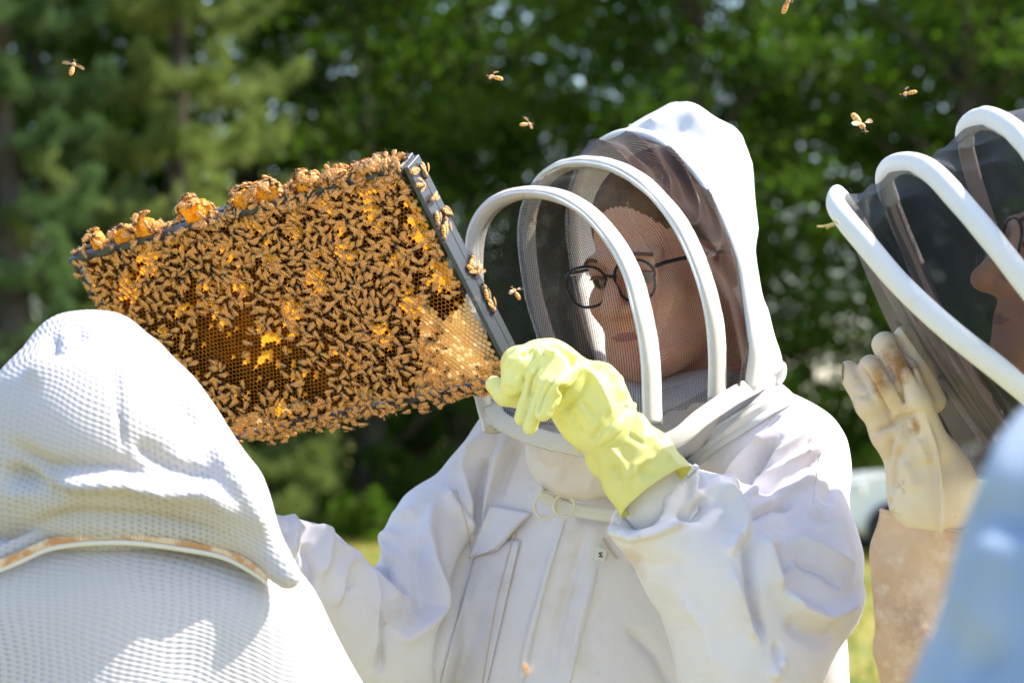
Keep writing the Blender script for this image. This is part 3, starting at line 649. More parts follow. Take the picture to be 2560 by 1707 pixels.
# ================================================================== people: shared head builder
def Rz(a): c, s = math.cos(a), math.sin(a); return np.array([[c, -s, 0], [s, c, 0], [0, 0, 1]])
def Rx(a): c, s = math.cos(a), math.sin(a); return np.array([[1, 0, 0], [0, c, -s], [0, s, c]])
def Ry(a): c, s = math.cos(a), math.sin(a); return np.array([[c, 0, s], [0, 1, 0], [-s, 0, c]])
def head(cpos, yaw, pitch, roll, sc, parent, shoulder=None, res=0.0032):
    """face looks along local -y; local x to the viewer's right"""
    Rm = Rz(yaw) @ Ry(roll) @ Rx(pitch)
    lo = np.array([-0.13, -0.16, -0.30]); hi = np.array([0.13, 0.16, 0.17])
    f = Field(lo, hi, res)
    f.add(f.ell((0, 0.02, 0.045), (0.076, 0.096, 0.079)), 0.001)
    f.add(f.ell((0, -0.022, -0.035), (0.061, 0.068, 0.078)), 0.03)
    f.add(f.cone((-0.030, -0.060, -0.085), (0.030, -0.060, -0.085), 0.022, 0.022), 0.03)      # jaw front
    f.add(f.cone((0.050, 0.005, -0.060), (0.016, -0.070, -0.096), 0.018, 0.016), 0.02)
    f.add(f.cone((-0.050, 0.005, -0.060), (-0.016, -0.070, -0.096), 0.018, 0.016), 0.02)
    f.add(f.cone((0, -0.078, -0.098), (0, -0.080, -0.094), 0.017, 0.015), 0.015)              # chin
    for s in (-1, 1):
        f.add(f.ell((s * 0.042, -0.062, -0.028), (0.022, 0.018, 0.020)), 0.02)                 # cheek
        f.add(f.cone((s * 0.012, -0.086, 0.022), (s * 0.045, -0.072, 0.020), 0.010, 0.008), 0.012)
    f.add(f.cone((0, -0.088, 0.012), (0, -0.110, -0.028), 0.008, 0.0110), 0.008)               # nose
    f.add(f.cone((0, -0.098, -0.032), (0, -0.113, -0.030), 0.011, 0.0095), 0.006)
    for s in (-1, 1): f.add(f.ell((s * 0.013, -0.094, -0.034), (0.0085, 0.011, 0.008)), 0.005)
    f.add(f.ell((0, -0.080, -0.062), (0.026, 0.014, 0.020)), 0.012)                           # muzzle
    for s in (-1, 1): f.sub(f.ell((s * 0.031, -0.096, 0.004), (0.017, 0.017, 0.012)), 0.010)
    f.sub(f.cone((-0.020, -0.099, -0.0625), (0.020, -0.099, -0.0625), 0.0022, 0.0022), 0.004)  # mouth line
    for s in (-1, 1): f.sub(f.ell((s * 0.0065, -0.104, -0.0425), (0.0035, 0.006, 0.003)), 0.002)
    for s in (-1, 1):
        f.add(f.ell((s * 0.031, -0.071, 0.003), (0.0145, 0.0145, 0.0125)), 0.003)              # lids over the ball
        f.add(f.ell((s * 0.079, 0.012, -0.008), (0.007, 0.019, 0.031), Rx(0.25)), 0.006)        # ear
        f.sub(f.ell((s * 0.086, 0.008, -0.006), (0.005, 0.010, 0.017), Rx(0.25)), 0.004)
    f.add(f.cone((0, 0.030, -0.07), (0, 0.050, -0.20), 0.056, 0.060), 0.03)                    # neck
    f.add(f.cone((-0.09, 0.055, -0.27), (0.09, 0.055, -0.27), 0.05, 0.05), 0.04)
    for s in (-1, 1): f.add(f.ell((s * 0.031, -0.0740, 0.0085), (0.0155, 0.0140, 0.0080)), 0.003)
    V, Q = f.mesh(); V = smooth_pass(V, Q, 1, 0.4)
    tr = lambda P: (np.asarray(P) * sc) @ Rm.T + cpos
    cen = V[Q].mean(1)
    lip = (np.abs(cen[:, 2] + 0.0635) < 0.0062 - np.abs(cen[:, 0]) * 0.20) & (cen[:, 1] < -0.086) & (np.abs(cen[:, 0]) < 0.023)
    b = build('body', tr(V), Q, [skin, lipm], parent, lip.astype(int))
    for s in (-1, 1):                                                                         # eyes
        th, ph = np.meshgrid(np.linspace(0, math.pi, 13), np.linspace(0, 2 * math.pi, 20)); r = 0.0128
        E = np.stack([np.sin(th) * np.cos(ph) * r, -np.cos(th) * r, np.sin(th) * np.sin(ph) * r], 2)
        P = E.reshape(-1, 3) + np.array([s * 0.031, -0.0738, 0.0015]); q = grid_faces(20, 13); cc = E.reshape(-1, 3)[q].mean(1)
        dd = np.hypot(cc[:, 0] + 0.003, cc[:, 2] + 0.0035); build('eye', tr(P), q, [eyew, iris], b, (dd < 0.0062).astype(int))
        bx = cat([(s * 0.014, -0.0905, 0.020), (s * 0.030, -0.092, 0.026), (s * 0.048, -0.080, 0.021)], 10)
        tube('eyebrow', tr(bx), 0.0019 * sc, browm, b, seg=8)
        lid = cat([(s * 0.018, -0.0850, 0.003), (s * 0.031, -0.0880, 0.0062), (s * 0.044, -0.0805, 0.003)], 10)
        tube('eyelid', tr(lid), 0.0013 * sc, browm, b, seg=6)
    return b, tr
def hair(tr, parent, mat, nm='hair'):
    f = Field((-0.11, -0.12, -0.10), (0.11, 0.15, 0.16), 0.0035)
    f.add(f.ell((0, 0.024, 0.050), (0.080, 0.099, 0.080)), 0.001)
    f.sub(f.ell((0, -0.085, -0.035), (0.068, 0.085, 0.105)), 0.012)
    f.sub(f.cone((-0.12, -0.03, -0.075), (0.12, -0.03, -0.075), 0.075, 0.075), 0.01)
    V, Q = f.mesh(); N = normals(V, Q)
    V = V + N * (0.0005 * np.sin(V[:, 0] * 900 + sn(V, 60, 3) * 2))[:, None]
    return build(nm, tr(V), Q, mat, parent)
def glasses(tr, parent, dz=0.0):
    g = None; fr = []
    for s in (-1, 1):
        c = np.array([s * 0.0335, -0.103, -0.002 + dz]); th = np.linspace(0, 2 * math.pi, 40, endpoint=False)
        ex = np.sign(np.cos(th)) * np.abs(np.cos(th)) ** 0.8 * 0.0255; ez = np.sign(np.sin(th)) * np.abs(np.sin(th)) ** 0.82 * 0.0225
        P = np.stack([c[0] + ex * (1 + 0.10 * (ez > 0)), c[1] + 3.0 * (ex * s) ** 2 + 0 * th, c[2] + ez], 1); fr.append(P)
    V0, F0 = tube_c(tr(fr[0]), 0.0016, 8, close=True); V1, F1 = tube_c(tr(fr[1]), 0.0016, 8, close=True)
    br = cat([(-0.010, -0.103, 0.004 + dz), (0, -0.108, 0.008 + dz), (0.010, -0.103, 0.004 + dz)], 8); V2, F2 = tube_c(tr(br), 0.0018, 8)
    V = np.vstack([V0, V1, V2]); Fc = list(F0) + [tuple(i + len(V0) for i in f) for f in F1] + [tuple(i + len(V0) + len(V1) for i in f) for f in F2]
    g = mesh_np('glasses', Wd(V), Fc, blackpl, parent)
    for s, P in zip((-1, 1), fr):
        n = len(P); c = P.mean(0); Vv = np.vstack([P, c[None]]); mesh_np('lens', Wd(tr(Vv)), [(i, (i + 1) % n, n) for i in range(n)], lensm, g)
        T = cat([(s * 0.060, -0.098, 0.010 + dz), (s * 0.074, -0.080, 0.012 + dz), (s * 0.084, 0.0, 0.006 + dz), (s * 0.082, 0.020, -0.008 + dz)], 20)
        tube('temple', tr(T), 0.0022, blackpl, g, seg=8)
    return g
def legs(parent, cx, dep, py_top, wpx, mat=denim):
    """trousers and boots below the frame, down to the grass (coarse)"""
    top = C(cx, py_top, dep); gz = None
    base_z = (0.02 - CAMZ - dep * SP) / CP
    f = Field((top[0] - 0.34, dep - 0.28, base_z), (top[0] + 0.34, dep + 0.28, top[2] + 0.10), 0.02)
    wm = cr(dep, wpx)
    f.add(f.cone((top[0] - wm * 0.4, dep, top[2]), (top[0] - wm * 0.35, dep, top[2] - 0.28), wm * 0.55, 0.15), 0.03)
    f.add(f.cone((top[0] + wm * 0.4, dep, top[2]), (top[0] + wm * 0.35, dep, top[2] - 0.28), wm * 0.55, 0.15), 0.06)
    for s in (-1, 1): f.add(f.cone((top[0] + s * 0.10, dep, top[2] - 0.30), (top[0] + s * 0.13, dep + 0.02, base_z + 0.10), 0.115, 0.07), 0.03)
    V, Q = f.mesh(); build('trousers', V, Q, mat, parent)
    for s in (-1, 1):
        f = Field((top[0] + s * 0.13 - 0.09, dep - 0.26, base_z - 0.04), (top[0] + s * 0.13 + 0.09, dep + 0.14, base_z + 0.2), 0.014); x = top[0] + s * 0.13
        f.add(f.cone((x, dep + 0.02, base_z + 0.18), (x, dep + 0.03, base_z + 0.04), 0.055, 0.05), 0.01); f.add(f.cone((x, dep, base_z + 0.035), (x, dep - 0.17, base_z + 0.03), 0.045, 0.04), 0.03)
        V, Q = f.mesh(); build('boot', V, Q, bootm, parent)

# ================================================================== centre beekeeper
P1 = empty('person', (0.18, 2.7, 0), 'beekeeper in white suit and black veil lifting the comb frame with a yellow glove', 'person')
bodyc, trc = head(C(1662, 662, 2.765), R(-41), R(12), R(-5), 1.02, P1)
hair(trc, bodyc, hairm); glasses(trc, bodyc)
legs(P1, 1560, 2.72, 1950, 440)

d = 2.7
f = Field(C(560, 1830, 2.5) * np.array([1, 0, 1]) + np.array([0, 2.28, 0]), C(2200, 880, 2.9) * np.array([1, 0, 1]) + np.array([0, 3.02, 0]), 0.0042)
def K(p, q, ra, rb, k=0.02, fy=1.0): f.add(f.cone(C(*p), C(*q), cr(p[2], ra), cr(q[2], rb), fy), k)
K((1370, 1170, 2.82), (1390, 1900, 2.80), 175, 285, 0.01, 1.15)
K((1790, 1130, 2.74), (1740, 1900, 2.78), 205, 250, 0.05, 1.15)
K((1540, 1150, 2.76), (1560, 1900, 2.76), 190, 300, 0.05, 1.15)
K((1330, 1060, 2.80), (1900, 1060, 2.70), 75, 100, 0.04)
K((1300, 1080, 2.80), (1200, 1200, 2.83), 85, 80, 0.04)
K((1180, 1230, 2.82), (1090, 1310, 2.80), 80, 88, 0.03)             # viewer-left upper arm
K((1090, 1310, 2.80), (1000, 1590, 2.74), 88, 142, 0.03)
K((975, 1640, 2.74), (760, 1420, 2.66), 145, 102, 0.02)
K((760, 1420, 2.66), (640, 1330, 2.62), 102, 62, 0.03)
K((1880, 1100, 2.66), (1960, 1160, 2.62), 110, 128, 0.05)           # viewer-right shoulder and arm
K((1965, 1150, 2.62), (1990, 1420, 2.52), 135, 152, 0.05)
K((1995, 1400, 2.52), (2010, 1480, 2.48), 150, 142, 0.03)
K((2000, 1490, 2.47), (1880, 1690, 2.46), 135, 155, 0.03)
K((1640, 1290, 2.42), (1800, 1440, 2.45), 78, 150, 0.03)
K((1800, 1440, 2.45), (1860, 1660, 2.46), 150, 160, 0.04)
K((1585, 1320, 2.42), (1700, 1400, 2.44), 58, 100, 0.03)
K((1700, 1220, 2.44), (1830, 1300, 2.48), 60, 100, 0.03)
K((2000, 1600, 2.62), (1980, 1900, 2.66), 120, 150, 0.03)
f.sub(f.cone(C(1520, 1205, 2.38), C(1640, 1300, 2.42), cr(2.4, 88), cr(2.42, 50)), 0.008)       # sleeve opening
V, Q = f.mesh(); V = smooth_pass(V, Q, 2, 0.5)
V, Q = subdiv(V, Q); V = crumple(V, Q, 0.0018, 18, 5); V = crumple(V, Q, 0.0006, 50, 6)
FO = [
 ([(1108, 1220), (1160, 1280), (1188, 1336)], 16, 9), ([(1130, 1235), (1178, 1300)], 9, -5),
 ([(1088, 1240), (1072, 1320), (1080, 1400), (1104, 1480), (1108, 1520), (1072, 1564), (1020, 1596), (980, 1572)], 17, 11),
 ([(1056, 1268), (1000, 1290), (950, 1370)], 18, 7), ([(1050, 1330), (1040, 1420), (1060, 1500), (1030, 1550)], 28, -9),
 ([(1012, 1334), (964, 1358), (990, 1420)], 15, 10), ([(925, 1385), (992, 1464), (1030, 1470)], 13, -15),
 ([(920, 1400), (960, 1450), (985, 1490), (1020, 1490)], 13, 8),
 ([(820, 1352), (884, 1384), (916, 1440), (936, 1500), (940, 1590), (930, 1680)], 15, 10), ([(946, 1490), (950, 1590), (952, 1690)], 9, -10),
 ([(884, 1384), (850, 1440), (836, 1520)], 12, 8), ([(868, 1400), (880, 1480)], 12, -7),
 ([(768, 1316), (816, 1340), (812, 1400), (792, 1452)], 15, 10), ([(760, 1350), (775, 1430), (770, 1490)], 16, -11),
 ([(700, 1270), (732, 1296), (736, 1330), (732, 1400)], 10, 9), ([(715, 1320), (712, 1380)], 9, -8),
 ([(1212, 1070), (1170, 1160), (1172, 1240), (1188, 1310)], 15, 9), ([(1214, 1130), (1194, 1220), (1194, 1330)], 11, -12),
 ([(1284, 1080), (1248, 1150), (1222, 1260), (1205, 1340)], 15, 9), ([(1302, 1094), (1262, 1180), (1236, 1260)], 12, -8), ([(1245, 1060), (1215, 1150)], 9, -5),
 ([(1195, 1330), (1150, 1450), (1118, 1560), (1096, 1720)], 14, -14), ([(1215, 1400), (1170, 1560), (1140, 1720)], 14, 5),
 ([(1412, 1304), (1382, 1400), (1360, 1480), (1325, 1600), (1300, 1720)], 12, 5), ([(1470, 1300), (1420, 1460), (1385, 1600), (1370, 1720)], 16, -5), ([(1490, 1420), (1450, 1560), (1430, 1720)], 14, 5),
 ([(1955, 1027), (1896, 1090), (1828, 1158), (1797, 1212)], 13, -9), ([(1950, 1095), (1910, 1135), (1873, 1189), (1852, 1238)], 11, -16),
 ([(2049, 1081), (1986, 1131), (1932, 1176)], 11, -7), ([(2067, 1126), (1964, 1198), (1873, 1243)], 11, -9),
 ([(1932, 1077), (1851, 1171), (1806, 1220)], 14, 9), ([(2031, 1072), (1919, 1149)], 12, 6), ([(2067, 1108), (1941, 1174), (1864, 1243)], 9, 8), ([(1985, 1030), (1880, 1120), (1760, 1240)], 14, 6),
 ([(1990, 1257), (1918, 1275), (1870, 1300)], 10, -7), ([(2070, 1160), (2000, 1215), (1900, 1262)], 11, 6), ([(2090, 1200), (2060, 1260)], 14, -4),
 ([(1725, 1158), (1736, 1189), (1725, 1252), (1760, 1262)], 9, 8), ([(1745, 1180), (1758, 1225)], 9, -7),
 ([(1790, 1210), (1833, 1252), (1862, 1316), (1862, 1370)], 14, 12), ([(1770, 1240), (1740, 1285), (1690, 1292)], 13, -12), ([(1845, 1330), (1830, 1375), (1815, 1360)], 10, 6),
 ([(1866, 1300), (1873, 1406), (1884, 1520), (1914, 1618)], 13, -13), ([(1828, 1420), (1852, 1487), (1882, 1577), (1908, 1612)], 10, 10), ([(1905, 1330), (1930, 1420), (1950, 1480)], 16, 9),
 ([(1937, 1361), (1962, 1400), (1973, 1432)], 12, -9), ([(1955, 1345), (2054, 1377), (2121, 1420), (2125, 1455)], 10, 9), ([(1985, 1395), (2060, 1425), (2110, 1470)], 14, -8),
 ([(1950, 1470), (2000, 1519), (2058, 1540), (2103, 1520), (2158, 1485)], 16, 13), ([(1960, 1540), (2010, 1580), (2070, 1600), (2120, 1570)], 24, -9),
 ([(1522, 1292), (1535, 1328), (1580, 1342), (1634, 1332), (1734, 1296)], 9, 8), ([(1560, 1400), (1640, 1420), (1720, 1400)], 30, -3),
 ([(1700, 1480), (1760, 1560), (1800, 1700)], 26, 5), ([(1960, 1640), (1930, 1700)], 14, 7), ([(1560, 1560), (1640, 1640), (1690, 1740)], 16, -6), ([(1940, 1600), (1950, 1680)], 9, -6),
 ([(1430, 1290), (1560, 1300)], 14, -5)]
V = folds(V, Q, FO, gain=1.6); V = smooth_pass(V, Q, 2, 0.4)
build('jacket', V, Q, cotton_worn, P1); JB = bvh_of(V, Q)

# --- collar, chin flap and zip under the veil
f = Field(C(1200, 1330, 2.5) * [1, 0, 1] + np.array([0, 2.42, 0]), C(2020, 900, 2.9) * [1, 0, 1] + np.array([0, 2.98, 0]), 0.004)
f.add(f.cone(C(1440, 1120, 2.64), C(1560, 1110, 2.62), cr(2.64, 128), cr(2.6, 120)), 0.01)
f.add(f.cone(C(1560, 1090, 2.64), C(1780, 1030, 2.66), cr(2.6, 105), cr(2.66, 80)), 0.03)
f.add(f.cone(C(1780, 1030, 2.68), C(1880, 985, 2.74), cr(2.66, 80), cr(2.74, 55)), 0.03)
f.sub(f.cone(C(1560, 800, 2.72), C(1590, 1060, 2.72), cr(2.7, 190), cr(2.7, 150)), 0.01)
V, Q = f.mesh(); V = smooth_pass(V, Q, 2); V = crumple(V, Q, 0.0015, 30, 9)
V = folds(V, Q, [([(1360, 1170), (1400, 1220), (1500, 1245)], 16, 5), ([(1400, 1180), (1470, 1190)], 22, -5), ([(1500, 1160), (1470, 1230)], 6, 3)])
build('collar', V, Q, flapcloth, P1); CB = bvh_of(V, Q)

# --- zip round the neck, rings, size tag, pocket, placket seams
def drape(bv, px, py, off, last=[2.6]):
    dd = Vector(C(px, py, 1.0)).normalized(); h = bv.ray_cast(Vector((0, 0, 0)), dd)
    if h[0] is None: return np.array(C(px, py, last[0]))
    last[0] = h[0].y; return np.array(h[0] - dd * off)
def on_surf(bv, px, py, off=0.0, dflt=2.6): return drape(bv, px, py, off)
def seam(nm, bv, pts, r, mat, parent, n=70, off=0.0):
    p = cat(np.array([(a, b, 0) for a, b in pts], dtype=float), n)
    P = np.array([drape(bv, q[0], q[1], off) for q in p]); return tube(nm, P, r, mat, parent, seg=6)
def slab(nm, bv, quad, mat, parent, off=0.006, thick=0.003, n=16, bulge=0.003, m=16):
    q = np.array(quad, dtype=float); G = np.zeros((m, n, 3))
    for i in range(m):
        for j in range(n):
            a, b = i / (m - 1), j / (n - 1)
            p = q[0] * (1 - a) * (1 - b) + q[1] * (1 - a) * b + q[2] * a * b + q[3] * a * (1 - b)
            G[i, j] = drape(bv, p[0], p[1], off + bulge * math.sin(math.pi * b) * a)
    # smooth the depth so that the cloth bridges the folds beneath it
    for _ in range(4): G[1:-1, 1:-1] = (G[:-2, 1:-1] + G[2:, 1:-1] + G[1:-1, :-2] + G[1:-1, 2:]) / 4
    return grid_obj(nm, G, mat, parent, thick=thick)
rb = ribbon('neck_zip_tape', CB, [(1345, 1232), (1400, 1262), (1470, 1280), (1560, 1290), (1640, 1285)], 34, webbing2, P1, off=0.004)
def teeth(nm, bv, pts, n, parent, off=0.007, sz=0.0016, mat=zipm, wide=2.2):
    p = cat(np.array([(a, b, 0) for a, b in pts], dtype=float), n); V = []; Fc = []
    cs = [drape(bv, q[0], q[1], off) for q in p]
    for i in range(n):
        t = cs[min(i + 1, n - 1)] - cs[max(i - 1, 0)]; t = t / np.linalg.norm(t); up = np.array([0, -1, 0]); sd = np.cross(t, up); b = len(V)
        for a in (-0.35, 0.35):
            for c_ in (-wide, wide):
                for e_ in (-0.6, 0.6): V.append(cs[i] + t * a * sz * 2 + sd * c_ * sz * (0.7 if i % 2 else 1.0) + up * e_ * sz)
        for q4 in ((0, 1, 3, 2), (4, 6, 7, 5), (0, 4, 5, 1), (2, 3, 7, 6), (0, 2, 6, 4), (1, 5, 7, 3)): Fc.append(tuple(b + k for k in q4))
    o = mesh_np(nm, Wd(np.array(V)), Fc, mat, parent, False); o['kind'] = 'stuff'; return o
teeth('zip_teeth', CB, [(1350, 1236), (1400, 1264), (1470, 1283), (1560, 1293), (1640, 1288)], 62, P1)
ribbon('shoulder_zip_tape', JB, [(1700, 1170), (1760, 1115), (1840, 1060), (1920, 1010), (1965, 985)], 56, webbing2, P1, off=0.004)
teeth('shoulder_zip_teeth', JB, [(1705, 1172), (1765, 1117), (1845, 1062), (1925, 1012)], 70, P1, off=0.008, wide=3.0)
seam('zip_flap_seam', JB, [(1690, 1150), (1750, 1098), (1830, 1042), (1950, 970)], 0.0012, webbing2, P1, off=0.006)
# pull rings hang in front of the zip
def ring(px, py, dp, rpx, rp, nm='zip_pull_ring', tl=0.15):
    c = C(px, py, dp); th = np.linspace(0, 2 * math.pi, 40, endpoint=False); r = cr(dp, rpx)
    P = c + np.stack([np.cos(th) * r, np.sin(th) * r * tl, np.sin(th) * r * 1.05], 1); return tube(nm, P, rp, ringm, P1, seg=8, close=True)
zd = drape(CB, 1400, 1262, 0)[1] - 0.016
ring(1364, 1266, zd - 0.016, 28, 0.0015); ring(1410, 1264, zd - 0.020, 26, 0.0015)
for (a, b) in ((1398, 1236), (1428, 1238), (1444, 1230)):
    P = cat([C(a - 12, b + 8, zd), C(a, b - 6, zd - 0.006), C(a + 14, b + 4, zd - 0.002)], 12); tube('zip_slider', P, 0.0032, ringm, P1, seg=8, ry=0.0020)
P = cat([C(1412, 1246, zd), C(1420, 1262, zd - 0.004), C(1424, 1284, zd - 0.002)], 10); tube('zip_pull', P, 0.0026, ringm, P1, seg=8, ry=0.0012)
# breast pocket with raised flap
slab('chest_pocket', JB, [(1196, 1352), (1300, 1350), (1215, 1715), (1100, 1715)], cotton_worn, P1, off=0.004, thick=0.0015, n=18, m=26, bulge=0.0)
slab('pocket_flap', JB, [(1226, 1262), (1326, 1282), (1240, 1372), (1172, 1394)], cotton_worn, P1, off=0.010, thick=0.002, bulge=0.006)
seam('flap_edge', JB, [(1326, 1284), (1290, 1318), (1242, 1372), (1210, 1376), (1176, 1396)], 0.0011, edging, P1, off=0.0145)
seam('pocket_seam', JB, [(1286, 1330), (1262, 1420), (1238, 1520), (1205, 1712)], 0.0008, edging, P1, off=0.006)
for q in ([(1412, 1300), (1376, 1420), (1340, 1560), (1306, 1712)], [(1492, 1420), (1470, 1520), (1440, 1640), (1424, 1712)]):
    seam('placket_seam', JB, q, 0.0009, cotton, P1, off=0.001)
seam('shoulder_seam', JB, [(2052, 1130), (2040, 1200), (2034, 1258)], 0.0009, cotton, P1)
seam('sleeve_seam', JB, [(1140, 1225), (1164, 1300), (1176, 1370)], 0.0008, edging, P1)
seam('flap_corner', JB, [(1506, 1346), (1520, 1372), (1540, 1396)], 0.0016, edging, P1, off=0.004)
# size tag with its printed letter
def size_tag():
    q = [(1492, 1366), (1519, 1374), (1510, 1405), (1486, 1397)]; dd = min(drape(JB, a, b, 0)[1] for a, b in q) - 0.004
    V = [C(a, b, dd) for a, b in q] + [C(a, b, dd + 0.0008) for a, b in q]
    t = mesh_np('size_tag', Wd(np.array(V)), [(3, 2, 1, 0), (4, 5, 6, 7), (0, 1, 5, 4), (1, 2, 6, 5), (2, 3, 7, 6), (3, 0, 4, 7)], webbing2, P1, False)
    # letter M turned on its side: strokes along its own axes
    o = C(1502, 1386, dd - 0.0006); ex = C(1503.0, 1395.0, dd) - C(1502, 1386, dd); ex /= np.linalg.norm(ex); ey = np.array([ex[2] * -1, 0, ex[0]]) * -1
    s = 0.0023; pts = [(-1, -1), (-0.85, 1), (0, -0.35), (0.85, 1), (1, -1)]; V = []; Fc = []
    for a, b in zip(pts[:-1], pts[1:]):
        a = np.array(a); b = np.array(b); n = np.array([-(b - a)[1], (b - a)[0]]); n = n / np.linalg.norm(n) * 0.22; k = len(V)
        for p in (a - n, a + n, b + n, b - n):
            for z in (0, 0.0003): V.append(o + ex * p[0] * s + ey * p[1] * s + np.array([0, -z, 0]))
        for q4 in ((0, 2, 4, 6), (1, 7, 5, 3), (0, 1, 3, 2), (2, 3, 5, 4), (4, 5, 7, 6), (6, 7, 1, 0)): Fc.append(tuple(k + x for x in q4))
    mesh_np('letter', Wd(np.array(V)), Fc, inkm, t, False)
size_tag()

# --- hood: three padded hoops, netting between them, white back
def PX(l): return np.array([C(*p) for p in l])
H1 = PX([(1232, 1075, 2.62), (1205, 960, 2.65), (1190, 800, 2.69), (1184, 660, 2.715), (1195, 570, 2.715), (1235, 512, 2.705), (1300, 484, 2.69), (1380, 486, 2.665), (1455, 518, 2.635), (1525, 588, 2.60), (1578, 680, 2.575), (1608, 790, 2.555), (1626, 900, 2.545), (1632, 1060, 2.54)])
H2 = PX([(1425, 1060, 2.74), (1398, 960, 2.77), (1365, 845, 2.805), (1335, 740, 2.825), (1318, 620, 2.835), (1322, 530, 2.83), (1352, 460, 2.81), (1400, 420, 2.78), (1465, 406, 2.745), (1545, 420, 2.70), (1622, 468, 2.655), (1692, 548, 2.615), (1742, 645, 2.59), (1776, 750, 2.572), (1792, 860, 2.565), (1792, 1000, 2.565)])
H3 = PX([(1560, 1040, 2.84), (1530, 960, 2.88), (1492, 860, 2.92), (1458, 740, 2.94), (1436, 620, 2.95), (1434, 500, 2.94), (1462, 410, 2.915), (1510, 356, 2.885), (1580, 334, 2.835), (1664, 358, 2.755), (1742, 428, 2.69), (1802, 520, 2.645), (1846, 625, 2.615), (1872, 745, 2.60), (1884, 860, 2.59), (1872, 970, 2.60)])
hood = None
def hoop(Hc, r, nm='hoop', mat=webbing, parent=None, seed=0):
    P = cat(Hc, 150); n = sn(P, 40, seed) * 0.0007
    return tube(nm, P, 0.60 * r * (1 + 0.06 * sn(P, 55, seed + 1)) + n * 0.3, mat, parent, seg=16, up=(0.75, 0.66, 0.05), ry=r * 0.98)
def hoodback(H, outer, back, parent):
    G = loft([H, outer, back], 150, 46); return G
OUT = PX([(1590, 1040, 2.92), (1560, 950, 2.96), (1535, 800, 3.01), (1520, 620, 3.03), (1520, 460, 3.02), (1545, 372, 2.99), (1600, 322, 2.95), (1650, 288, 2.92), (1692, 266, 2.90), (1740, 272, 2.885), (1790, 298, 2.865), (1838, 322, 2.84), (1858, 360, 2.82), (1866, 430, 2.79), (1874, 540, 2.765), (1890, 660, 2.745), (1908, 800, 2.725), (1945, 900, 2.71), (1950, 985, 2.70)])
BK = PX([(1680, 1040, 2.93), (1680, 900, 2.99), (1680, 760, 3.02), (1670, 640, 3.04), (1665, 540, 3.03), (1668, 460, 3.01), (1690, 400, 2.985), (1710, 370, 2.965), (1740, 380, 2.95), (1770, 420, 2.94), (1785, 500, 2.935), (1790, 600, 2.93), (1795, 720, 2.93), (1800, 830, 2.92), (1810, 930, 2.90), (1820, 1000, 2.86)])
G = hoodback(H3, OUT, BK, P1)
V = G.reshape(-1, 3); Qg = grid_faces(*G.shape[:2]); Nn = grid_normals(G).reshape(-1, 3)
V2 = V.copy(); cen = np.array([0.16, 2.78, 0.0]); sgn = np.sign(((V - cen) * Nn).sum(1))[:, None]; Nn = Nn * sgn
x, y = px_of(V); Dd = np.zeros(len(V))
for pts, wd, h in [([(1600, 330), (1690, 320), (1770, 345)], 18, 8), ([(1640, 350), (1740, 372), (1760, 350)], 14, -1), ([(1690, 270), (1760, 330), (1830, 440)], 26, 10), ([(1850, 350), (1862, 480), (1876, 640)], 14, 7),
                   ([(1800, 420), (1850, 560), (1880, 700)], 14, -5), ([(1700, 300), (1640, 330)], 16, -2), ([(1890, 740), (1915, 860), (1945, 930)], 13, 4), ([(1880, 800), (1896, 900)], 9, -6), ([(1810, 330), (1800, 400)], 20, -6)]:
    dd_, fd = polydist(x, y, pts); Dd += 0.0016 * h * np.exp(-(dd_ / wd) ** 2) * fd
m_, n_ = G.shape[:2]; rowf = np.repeat(np.clip(np.arange(m_) / 5, 0, 1), n_)
V2 = V + Nn * ((Dd + 0.0022 * sn(V, 26, 4)) * rowf)[:, None]
hood = grid_obj('hood', V2.reshape(G.shape), hoodcloth, P1, thick=0.002)
hoop(H3, 0.0105, 'hood_edge', webbing2, hood, 5)
for Hh, rr_, sd_ in ((H1, 0.0130, 1), (H2, 0.0124, 2)):
    ho = hoop(Hh, rr_, 'hoop', webbing, hood, sd_); Pc = cat(Hh, 150)
    for s_ in (-1, 1): tube('hoop_piping', Pc + np.array([0.75, 0.66, 0.05]) * s_ * rr_ * 0.93 + sn(Pc, 90, sd_ + s_)[:, None] * 0.0005, 0.0019, webbing2, ho, seg=7)
# flat border of the hood just behind hoop three
# netting panels
def netting(A, B, sag, parent, pleat=0.004, seed=0, n=220, m=44, mat=veilm, nm='veil_panel', fr=26):
    A2 = cat(A, n); B2 = cat(B, n); T = np.linspace(0, 1, m)[:, None, None]
    G = A2[None] * (1 - T) + B2[None] * T; cc = (A2.mean(0) + B2.mean(0)) / 2
    out = G - cc; out /= np.linalg.norm(out, axis=2)[:, :, None]
    r = np.random.default_rng(seed); u = np.linspace(0, 1, n)[None, :]; v = np.linspace(0, 1, m)[:, None]
    ph = sum(np.sin(u * r.uniform(4, 20) + v * r.uniform(-5, 5) + r.uniform(0, 6)) for _ in range(4))
    w1 = (1 - 2 * np.abs(np.sin(math.pi * (u * fr * 0.55 + 1.5 * v + 0.30 * ph))) ** 0.8) * pleat * (0.35 + 0.65 * np.clip(np.sin(u * 9 + seed) + 0.5 * ph / 2, 0, 1))
    w2 = np.sin(2 * math.pi * (u * fr * 0.21 - v * 0.6 + 0.3 * ph)) * pleat * 0.7
    k = np.sin(math.pi * v)
    dsp = (w1 * (0.3 + 0.7 * k) + w2 * k) - sag * k
    dsp = dsp * np.clip(np.minimum(v, 1 - v) * 8, 0, 1)
    G = G + out * dsp[:, :, None]
    return grid_obj(nm, G, mat, parent)
netting(H1, H2, 0.004, hood, 0.0045, 1, fr=18); netting(H2, H3, -0.008, hood, 0.006, 2, fr=24, mat=veilm_d)
